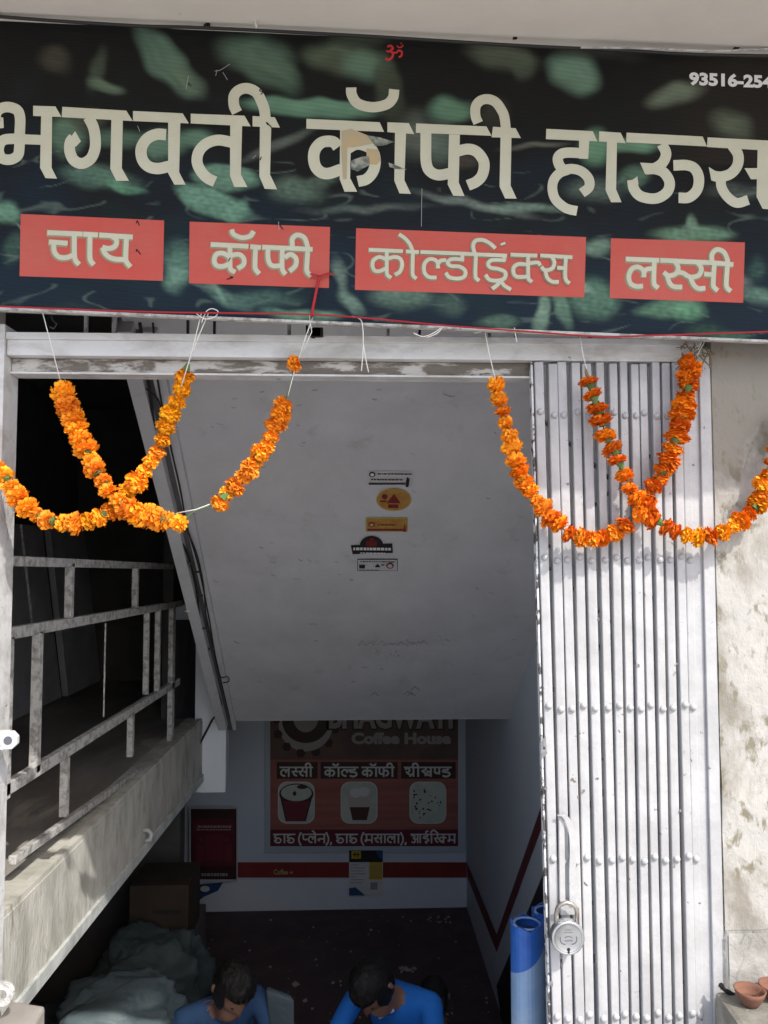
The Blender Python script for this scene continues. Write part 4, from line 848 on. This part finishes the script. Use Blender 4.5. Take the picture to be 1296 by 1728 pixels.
FT['ii'] = (38, [st(20), IA], 1); FT['aa'] = (36, [st(20)], 1); FT['o'] = (36, [st(20), [(-28, -42), (-14, -24), (8, -24), (20, -42)]], 1); FT['ka'] = (96, [st(45), Kl, Kr], 1)
FT['da'] = (82, [Dd], 1); FT['pha'] = (96, [[(12, 0), (12, 55), (28, 70), (45, 65)], st(45), Kr], 1); FT['shr'] = (88, [[(8, 26), (18, 12), (36, 16), (42, 34), (30, 50), (12, 52)], [(20, 52), (30, 66), (46, 74)], st(72), [(72, 62), (40, 96)]], 1)
FT['kha'] = (100, [[(38, 0), (40, 25), (14, 38), (30, 55), (42, 92)], [(80, 60), (58, 42), (48, 62), (62, 82), (80, 76)], st(80)], 1); FT['nh'] = (58, [[(12, 0), (12, 48), (28, 62), (45, 48)], [(45, 0), (45, 75)]], 1)
FT['cha'] = (88, [Ch], 1); FT['ph'] = (52, [[(12, 0), (14, 48), (36, 60), (52, 52)]], 1); FT['e'] = (0, [[(-48, -42), (-28, -26), (-14, 0)]], 0); FT['na'] = (82, [[(70, 50), (25, 50), (12, 62), (28, 74)], st(70)], 1)
FT['ma'] = (82, [[(18, 0), (18, 70), (6, 76), (14, 62), (70, 66)], st(70)], 1); FT['a_'] = (118, [[(8, 18), (30, 6), (42, 26), (24, 44)], [(24, 44), (46, 58), (38, 92), (8, 82)], [(42, 52), (72, 50)], st(72), st(98)], 1)
FT['iy'] = (80, [[(52, 0), (52, 22), (22, 24), (16, 42), (58, 50), (62, 72), (34, 84), (50, 104)], [(40, -2), (40, -30), (66, -38)]], 1); FT['i'] = (34, [st(16), [(16, 0), (14, -30), (44, -44), (84, -8)]], 1)
FT['kra'] = (92, [st(50), [(50, 40), (22, 33), (8, 55), (20, 77), (50, 65)], [(50, 62), (26, 96)], [(50, 40), (80, 36)]], 1)
FT['('] = (38, [[(30, -25), (10, 30), (10, 80), (30, 125)]], 0); FT[')'] = (38, [[(5, -25), (26, 30), (26, 80), (5, 125)]], 0); FT[','] = (34, [[(14, 86), (16, 104), (6, 120)]], 0); FT[' '] = (26, [], 0)
def word(k, names, x0, x1, y0, y1, w=19):
    W = sum(FT[n][0] for n in names); sx = (x1-x0)/W; sy = (y1-y0)/100; X = 0; m = (sx+sy)/2
    for n in names:
        adv, sts, bar = FT[n]
        for s_ in sts: k.stroke([(x0+(X+a)*sx, y0+b*sy) for a, b in s_], w*m*.9, len(s_) > 2)
        if bar: k.stroke([(x0+(X-2)*sx, y0), (x0+(X+adv+1)*sx, y0)], w*m*.75, False)
        X += adv
pm('label_text', 'postertext', 3, lambda k: (word(k, ['la', 'sh', 'sa', 'ii'], 472, 528, 1295, 1311), word(k, ['ka', 'o', 'lh', 'da', ' ', 'ka', 'o', 'pha', 'ii'], 547, 666, 1295, 1311), word(k, ['shr', 'ii', 'kha', 'nh', 'da'], 682, 762, 1295, 1311)))
for wl, xa, xb in ((['cha', 'aa', 'cha', ' ', '(', 'ph', 'la', 'e', 'na', ')', ','], 461, 562), (['cha', 'aa', 'cha', ' ', '(', 'ma', 'sa', 'aa', 'la', 'aa', ')', ','], 566, 688), (['a_', 'iy', 'i', 'sh', 'kra', 'ma'], 693, 769)):
    pm('foot_text', 'postertext', 3, lambda k: word(k, wl, xa, xb, 1408, 1423))
for x, nm in ((469, 0), (575, 1), (691, 2)):
    pm('picture_rim', 'postertext', 2, lambda k: k.rrect(x, 1319, x+62, 1390, 15)); pm('picture', 'photo', 3, lambda k: k.rrect(x+1.5, 1320.5, x+60.5, 1388.5, 14))
pm('cup_shadow', 'posterdark', 4, lambda k: (k.ell(500, 1340, 29, 18), k.poly([(472, 1342), (528, 1342), (516, 1386), (482, 1386)])))
pm('cup_body', 'cupred', 5, lambda k: k.poly([(477, 1352), (523, 1352), (513, 1386), (484, 1386)]))
pm('cup_drink', 'photo', 6, lambda k: k.ell(500, 1338, 26, 14)); pm('cup_garnish', 'posterdark', 7, lambda k: (k.ell(497, 1339, 3, 4), k.ell(510, 1328, 9, 3.5)))
pm('glass', 'cream', 4, lambda k: k.poly([(585, 1335), (628, 1335), (620, 1384), (594, 1384)])); pm('glass_coffee', 'coffee', 5, lambda k: k.poly([(590, 1362), (624, 1362), (619, 1384), (595, 1384)])); pm('glass_foam', 'postertext', 5.2, lambda k: (k.ell(600, 1338, 10, 8), k.ell(614, 1336, 10, 8)))
def specks(k):
    r = random.Random(8)
    for i in range(26): k.ell(r.uniform(698, 746), r.uniform(1327, 1382), r.uniform(1, 3), r.uniform(1, 2.4), 7)
pm('dish_specks', 'coffee', 4, specks)
# notice sheet
notice = empty('notice_sheet', atY(616, 1470, YB-.03), label='white notice sheet with dark header and yellow box under the menu poster', cat='notice')
def pn(name, m, lift, fn):
    ik = Ink(lambda x, y, k: atY(x, y, YB-.052-.001*lift-.0002*k)); fn(ik); o = ik.build(name, M[m], None); o.parent = notice; o.location = -notice.location
pn('paper', 'white', 0, lambda k: k.rect(589, 1435, 646, 1511)); pn('header', 'black', 1, lambda k: k.rect(589, 1435, 646, 1455)); pn('header_blue', 'blueprint', 2, lambda k: k.poly([(634, 1435), (646, 1435), (646, 1450), (638, 1446)]))
pn('header_mark', 'yellowprint', 2, lambda k: k.rect(593, 1436, 609, 1449)); pn('header_bars', 'black', 3, lambda k: (k.rect(595, 1441, 607, 1443), k.rect(598, 1438, 600, 1447), k.rect(603, 1438, 605, 1447)))
pn('yellow_box', 'yellowprint', 1, lambda k: k.rect(623, 1455, 645, 1484)); pn('text_lines', 'grayprint', 2, lambda k: [k.rect(592, 1459+i*5, 592+r_, 1460.3+i*5) for i, r_ in enumerate((14, 24, 22, 25, 9, 23, 20))]+[k.rect(625, 1460+i*4, 642, 1461+i*4) for i in range(5)]); pn('corner_print', 'blueprint', 1, lambda k: k.poly([(589, 1499), (600, 1497), (616, 1511), (589, 1511)]))
pn('code_frame', 'grayprint', 1, lambda k: k.rect(625, 1489, 637, 1501))
# red poster at left and blue decal
pst = empty('red_poster', atY(361, 1425, YB-.1), label='dark red poster on the left part of the back wall', cat='poster')
def pr(name, m, lift, fn):
    ik = Ink(lambda x, y, k: atY(x, y, YB-.10-.001*lift-.0002*k)); fn(ik); o = ik.build(name, M[m], None); o.parent = pst; o.location = -pst.location
pr('backing', 'pale', 0, lambda k: k.rect(319, 1363, 401, 1488)); pr('sheet', 'posterdark', 1, lambda k: k.rect(322, 1365, 399, 1484)); pr('red_ground', 'posterfoot', 2, lambda k: k.rect(325, 1382, 396, 1462))
pr('heading_band', 'cupred', 3, lambda k: k.rect(328, 1390, 393, 1402)); pr('figures', 'cupred', 3, lambda k: (k.rect(346, 1408, 377, 1452), k.ell(339, 1416, 5, 5), k.ell(382, 1416, 5, 5), k.rect(332, 1425, 344, 1455), k.rect(379, 1425, 391, 1455)))
pr('text_dashes', 'posterdim', 4, lambda k: (dashes(k, 334, 390, 1395, 3), dashes(k, 332, 390, 1400, 2), dashes(k, 340, 384, 1476, 5)))
ik = Ink(lambda x, y, k: onB(x, y, k+4)); ik.poly([(318, 1494), (376, 1489), (368, 1503), (345, 1513), (318, 1532)]); ik.build('dark_decal', M['blueprint'], backwall)
ik = Ink(lambda x, y, k: onB(x, y, k+8)); ik.ell(346, 1500, 8, 5); ik.build('decal_spot', M['white'], backwall)
# scraps on the floor
q = MB(); rn = random.Random(12)
def scrap(px, py, sz, lab=None):
    p = atZ(px, py, ZF+.004); n = rn.randint(4, 6); q.face([p+Vector((sz*rn.uniform(.5, 1)*math.cos(6.28*i/n), 1.6*sz*rn.uniform(.5, 1)*math.sin(6.28*i/n), rn.uniform(0, sz*.5))) for i in range(n)])
for i in range(85): scrap(rn.uniform(345, 830), rn.uniform(1545, 1726), rn.choice((.004, .006, .010)))
for i in range(16): scrap(rn.uniform(720, 765), 1550+rn.uniform(-3, 8), .010)
for i in range(20): scrap(rn.uniform(672, 704), 1636+rn.uniform(-4, 6), .012)
for x, y, s_ in ((395, 1620, .03), (498, 1664, .03), (515, 1690, .02), (562, 1660, .015), (626, 1570, .014)): scrap(x, y, s_)
tag(q.build('floor_litter', M['litter']), 'scattered pale scraps and crumbs on the dark basement floor', 'litter', kind='stuff')

# ================================================================ under the landing
def sack(loc, sc, seed, label, m='sack'):
    q = MB(); n, k = 72, 44
    for j in range(k+1):
        ph = math.pi*j/k
        for i in range(n):
            th = 2*math.pi*i/n; d = Vector((math.sin(ph)*math.cos(th), math.sin(ph)*math.sin(th), math.cos(ph)))
            e = Vector([math.copysign(abs(c)**.75, c) for c in d]); f = 1+.30*mnoise.noise(d*1.9+Vector((seed, 0, 0)))-.12*abs(mnoise.noise(d*3.3+Vector((seed, 3, 0))))-.10*abs(mnoise.noise(d*7+Vector((seed, 0, 5))))+.03*mnoise.noise(d*16+Vector((seed, 0, 0)))
            q.v.append((e.x*sc[0]*f, e.y*sc[1]*f, e.z*sc[2]*f))
    for j in range(k):
        for i in range(n): a, b = j*n+i, j*n+(i+1) % n; q.f.append((a, b, b+n, a+n))
    return tag(q.build('sack', M[m], None, True, loc=loc), label, 'sack', 'sacks piled under the landing')
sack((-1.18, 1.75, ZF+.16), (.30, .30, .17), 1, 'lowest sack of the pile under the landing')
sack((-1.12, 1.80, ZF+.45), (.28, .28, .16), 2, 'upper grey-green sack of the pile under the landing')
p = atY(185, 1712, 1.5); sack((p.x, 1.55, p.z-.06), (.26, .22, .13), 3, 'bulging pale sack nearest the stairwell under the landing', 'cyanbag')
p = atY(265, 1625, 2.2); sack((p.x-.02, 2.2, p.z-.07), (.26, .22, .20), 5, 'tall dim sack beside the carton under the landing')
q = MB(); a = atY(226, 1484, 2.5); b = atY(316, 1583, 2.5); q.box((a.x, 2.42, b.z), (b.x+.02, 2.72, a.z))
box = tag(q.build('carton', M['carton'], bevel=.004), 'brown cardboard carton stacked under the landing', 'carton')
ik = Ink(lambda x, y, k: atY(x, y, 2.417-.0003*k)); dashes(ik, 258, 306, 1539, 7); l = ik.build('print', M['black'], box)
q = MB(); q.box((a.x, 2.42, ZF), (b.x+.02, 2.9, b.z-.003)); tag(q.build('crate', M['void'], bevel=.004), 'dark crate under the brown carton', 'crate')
q = MB(); a = atY(22, 1722, -.02); q.hexa([(a.x-.03, -.06, 0), (a.x+.045, -.06, 0), (a.x+.045, .04, 0), (a.x-.03, .04, 0)], [(a.x-.03, -.06, a.z), (a.x+.04, -.06, a.z-.015), (a.x+.04, .04, a.z-.006), (a.x-.03, .04, a.z+.006)])
tag(q.build('stone_block', M['stairslab'], bevel=.006), 'worn stone block at the foot of the left frame post', 'block')
p = atY(245, 1412, 1.0); q = MB(); pr0 = atX(245, 1410, XE+.01)
q.tube([pr0+Vector((.0, 0, -.02)), pr0+Vector((.02, 0, -.015)), pr0+Vector((.024, 0, .008)), pr0+Vector((.01, 0, .02)), pr0+Vector((-.01, 0, .018))], .007, 8)
tag(q.build('pipe_bracket', M['slabtrim'], None, True), 'small white curved bracket on the lower edge of the landing', 'bracket')

# blue rolls behind the gate
def roll(px, py, r, Y, label):
    p = atY(px, py, Y)
    rt_ = empty('plastic_roll', (p.x, Y, 0), label=label, cat='roll', group='blue rolls behind the gate')
    H = p.z; n = 28; q = MB(); q2 = MB()
    zb = lambda a: H-.06-.05*math.sin(a*.5+.4)
    for i in range(n):
        a0, a1 = 2*math.pi*i/n, 2*math.pi*(i+1)/n; pt = lambda a, z, rr=r: (rr*math.cos(a)*(1+.05*math.sin(3*a+1)), rr*math.sin(a)*(1+.05*math.sin(3*a+1)), z+.004*math.sin(5*a) if z == H else z)
        q2.face([pt(a0, zb(a0)), pt(a1, zb(a1) if i < n-1 else zb(a1)), pt(a1, H), pt(a0, H)]); q.face([pt(a0, .0), pt(a1, .0), pt(a1, zb(a1)), pt(a0, zb(a0))])
        q2.face([pt(a0, H), pt(a1, H), pt(a1, H, r*.86), pt(a0, H, r*.86)])
    q.build('pale_wrap', M['rollpale'], rt_, True); q2.build('blue_wrap', M['rollblue'], rt_, True)
    sp = [(r*(.86-.05*t/6.28)*math.cos(t), r*(.86-.05*t/6.28)*math.sin(t), H-.002) for t in [.3*k for k in range(60)]]
    MB().tube(sp, .0016, 4).build('spiral_edge', M['rollpale'], rt_); MB().lathe([(r*.85, H-.02), (.0001, H-.02)], 20).build('core', M['rollinner'], rt_)
roll(889, 1557, .037, .14, 'pale blue roll with a strong blue top standing behind the gate, left one'); roll(922, 1536, .034, .19, 'blue roll with visible spiral top partly hidden by the gate')

# ================================================================ people in the basement
def skin_mesh(nodes, edges, radii, sub=2, root=0):
    me = bpy.data.meshes.new('body'); me.from_pydata([tuple(n) for n in nodes], edges, []); o = bpy.data.objects.new('tmp', me); C.objects.link(o)
    sk_ = o.modifiers.new('s', 'SKIN'); o.modifiers.new('u', 'SUBSURF').levels = sub
    for i, r_ in enumerate(radii): v = me.skin_vertices[0].data[i]; v.radius = (r_, r_) if not isinstance(r_, tuple) else r_; v.use_root = (i == root)
    bpy.context.view_layer.update(); dg = bpy.context.evaluated_depsgraph_get()
    out = bpy.data.meshes.new_from_object(o.evaluated_get(dg)); bpy.data.objects.remove(o)
    for p_ in out.polygons: p_.use_smooth = True
    return out
def person(loc, sc, rz, label, shirt, bend=.10, tilt=35):
    root = empty('person', loc, label=label, cat='person'); root.rotation_euler = (0, 0, rz); root.scale = (sc, sc, sc)
    # seated cross-legged, facing -Y, leaning forward by bend
    hp = Vector((0, 0, .12)); ch = Vector((0, -bend*.6, .42)); nk = Vector((0, -bend, .59-bend*.38)); hd = Vector((0, -bend*1.5, .69-bend*.6))
    nodes = [hp, Vector((0, -bend*.3, .27)), ch, nk, hd]; rad = [(.15, .12), (.14, .11), (.155, .105), (.055, .055), (.055, .055)]; ed = [(0, 1), (1, 2), (2, 3), (3, 4)]
    for s_ in (-1, 1):
        k = len(nodes); nodes += [Vector((s_*.17, -bend*.7, .49)), Vector((s_*.25, -bend-.08, .28)), Vector((s_*.12, -bend-.25, .22)), Vector((s_*.07, -bend-.31, .21))]; rad += [.058, .042, .032, .026]; ed += [(2, k), (k, k+1), (k+1, k+2), (k+2, k+3)]
        h0 = nodes[k+3]
        k2 = len(nodes); nodes += [Vector((s_*.10, -.05, .11)), Vector((s_*.34, -.26, .13)), Vector((s_*.08, -.40, .06)), Vector((-s_*.02, -.42, .045))]; rad += [.095, .06, .045, .035]; ed += [(0, k2), (k2, k2+1), (k2+1, k2+2), (k2+2, k2+3)]
    bm_ = skin_mesh(nodes, ed, rad); bm_.materials.append(shirt); bm_.materials.append(M['skin']); bm_.materials.append(M['trouser'])
    for p_ in bm_.polygons:
        c = p_.center
        if c.z > .575-bend*.35 and abs(c.x) < .07 and c.y < -bend+.03 or (abs(c.x) < .19 and c.y < -bend-.13 and c.z > .165 and c.z < .34): p_.material_index = 1
        elif c.z < .18: p_.material_index = 2 if c.y > -.37 else 1
    b = bpy.data.objects.new('body', bm_); C.objects.link(b); b.parent = root
    # head
    q = MB(); n, k = 28, 20; R = Matrix.Rotation(math.radians(tilt), 3, 'X'); hc = hd+Vector((0, -.015, .09))
    def hp_(d):
        r_ = Vector((d.x*.075, d.y*.092, d.z*.112))
        if d.z < 0: r_.x *= 1-.28*d.z*d.z; r_.y *= 1-.10*d.z*d.z
        fr_ = max(0, -d.y)
        if fr_ > .6:
            r_.y -= .022*math.exp(-(d.x/.16)**2-((d.z+.12)/.20)**2)            # nose
            r_.y += .010*math.exp(-((abs(d.x)-.36)/.16)**2-((d.z-.08)/.12)**2)  # eye sockets
            r_.y -= .006*math.exp(-(d.x/.3)**2-((d.z+.48)/.08)**2)             # lips
            r_.y -= .008*math.exp(-(d.x/.3)**2-((d.z+.85)/.15)**2)             # chin
        return r_
    for j in range(k+1):
        ph = math.pi*j/k
        for i in range(n):
            th = 2*math.pi*i/n; q.v.append(tuple(hc+R@hp_(Vector((math.sin(ph)*math.cos(th), math.sin(ph)*math.sin(th), math.cos(ph))))))
    for j in range(k):
        for i in range(n): a_, b_ = j*n+i, j*n+(i+1) % n; q.f.append((a_, b_, b_+n, a_+n))
    for s_ in (-1, 1): q.tube([hc+R@Vector((s_*.070, .01, .03)), hc+R@Vector((s_*.084, .018, .012)), hc+R@Vector((s_*.082, .014, -.012)), hc+R@Vector((s_*.070, .006, -.03))], [.006, .011, .010, .005], 8)
    q.build('head', M['skin'], root, True)
    for s_ in (-1, 1): MB().lathe([(.0001, .006), (.005, .004), (.0065, 0), (.0001, -.004)], 10, tuple(hc+R@Vector((s_*.028, -.078, .008))), 'y').build('eye', M['eye'], root, True)
    q = MB(); k = 24; n = 64
    for j in range(k+1):
        ph = math.pi*(.60+.05*math.sin(i*2.7)*j/k)*j/k
        for i in range(n):
            th = 2*math.pi*i/n; d = Vector((math.sin(ph)*math.cos(th), math.sin(ph)*math.sin(th), math.cos(ph)))
            if d.y < 0 and d.z < .45: d = Vector((d.x, d.y*.55, .45)).normalized() if abs(d.x) < .75 else d
            f = 1.10+.05*mnoise.noise(d*4)+.07*mnoise.noise(Vector((d.x*14, d.y*14, d.z*3)))
            q.v.append(tuple(hc+R@Vector((d.x*.079*f, d.y*.096*f, d.z*.116*f+.003))))
    for j in range(k):
        for i in range(n): a_, b_ = j*n+i, j*n+(i+1) % n; q.f.append((a_, b_, b_+n, a_+n))
    q.build('hair', M['hair'], root, True)
    # hands: palm with five fingers
    for s_ in (-1, 1):
        w0 = Vector((s_*.07, -bend-.31, .21)); q = MB(); q.tube([w0, w0+Vector((-s_*.02, -.035, -.005)), w0+Vector((-s_*.03, -.07, -.012))], [.022, .030, .026], 8)
        for f in range(4):
            ox = (-.024+.016*f); a_ = w0+Vector((-s_*.03+ox, -.07, -.012)); ln = (.055, .065, .06, .045)[f]
            q.tube([a_, a_+Vector((0, -ln*.5, -.005)), a_+Vector((0, -ln*.8, -.02)), a_+Vector((0, -ln*.85, -.035))], [.009, .0085, .0075, .006], 6)
        a_ = w0+Vector((s_*.015, -.03, 0)); q.tube([a_, a_+Vector((s_*.02, -.025, -.01)), a_+Vector((s_*.012, -.05, -.02))], [.011, .009, .007], 6)
        q.build('hand', M['skin'], root, True)
    return root
M['collar'] = mat('white_collar', (.7, .7, .7), .7)
p = atY(648, 1640, 1.55)
pe = person((p.x+.15, 1.80, p.z-.595), .94, -.55, 'seated person with black hair bent forward in a bright blue shirt', M['shirtblue'], .26, 58)
q = MB(); q.tube([(-.06, -.30, .50), (0, -.34, .46), (.05, -.31, .49)], .008, 6); q.build('collar', M['collar'], pe)
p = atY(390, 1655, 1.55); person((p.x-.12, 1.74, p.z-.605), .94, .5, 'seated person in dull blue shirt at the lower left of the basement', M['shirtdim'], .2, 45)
p = atY(742, 1692, 1.7); person((p.x, 1.85, p.z-.55), .74, -.2, 'small child half seen beside the person in the bright blue shirt', M['shirtbrown'], .08, 20)
q = MB(); q.box((-.75, 1.30, ZF), (WR-.02, 2.15, atY(648, 1640, 1.55).z-.62)); tag(q.build('low_platform', M['palestep'], bevel=.01), 'low platform the people sit on', 'platform')
q = MB(); a = atY(455, 1700, 1.6); q.hexa([(a.x, 1.62, a.z-.12), (a.x+.10, 1.58, a.z-.12), (a.x+.10, 1.60, a.z+.03), (a.x-.02, 1.63, a.z+.05)], [(a.x, 1.66, a.z-.12), (a.x+.10, 1.62, a.z-.12), (a.x+.08, 1.64, a.z+.03), (a.x-.02, 1.67, a.z+.05)])
tag(q.build('plastic_bag', M['cyanbag'], bevel=.01), 'pale greenish bag leaning beside the person at lower left', 'bag')
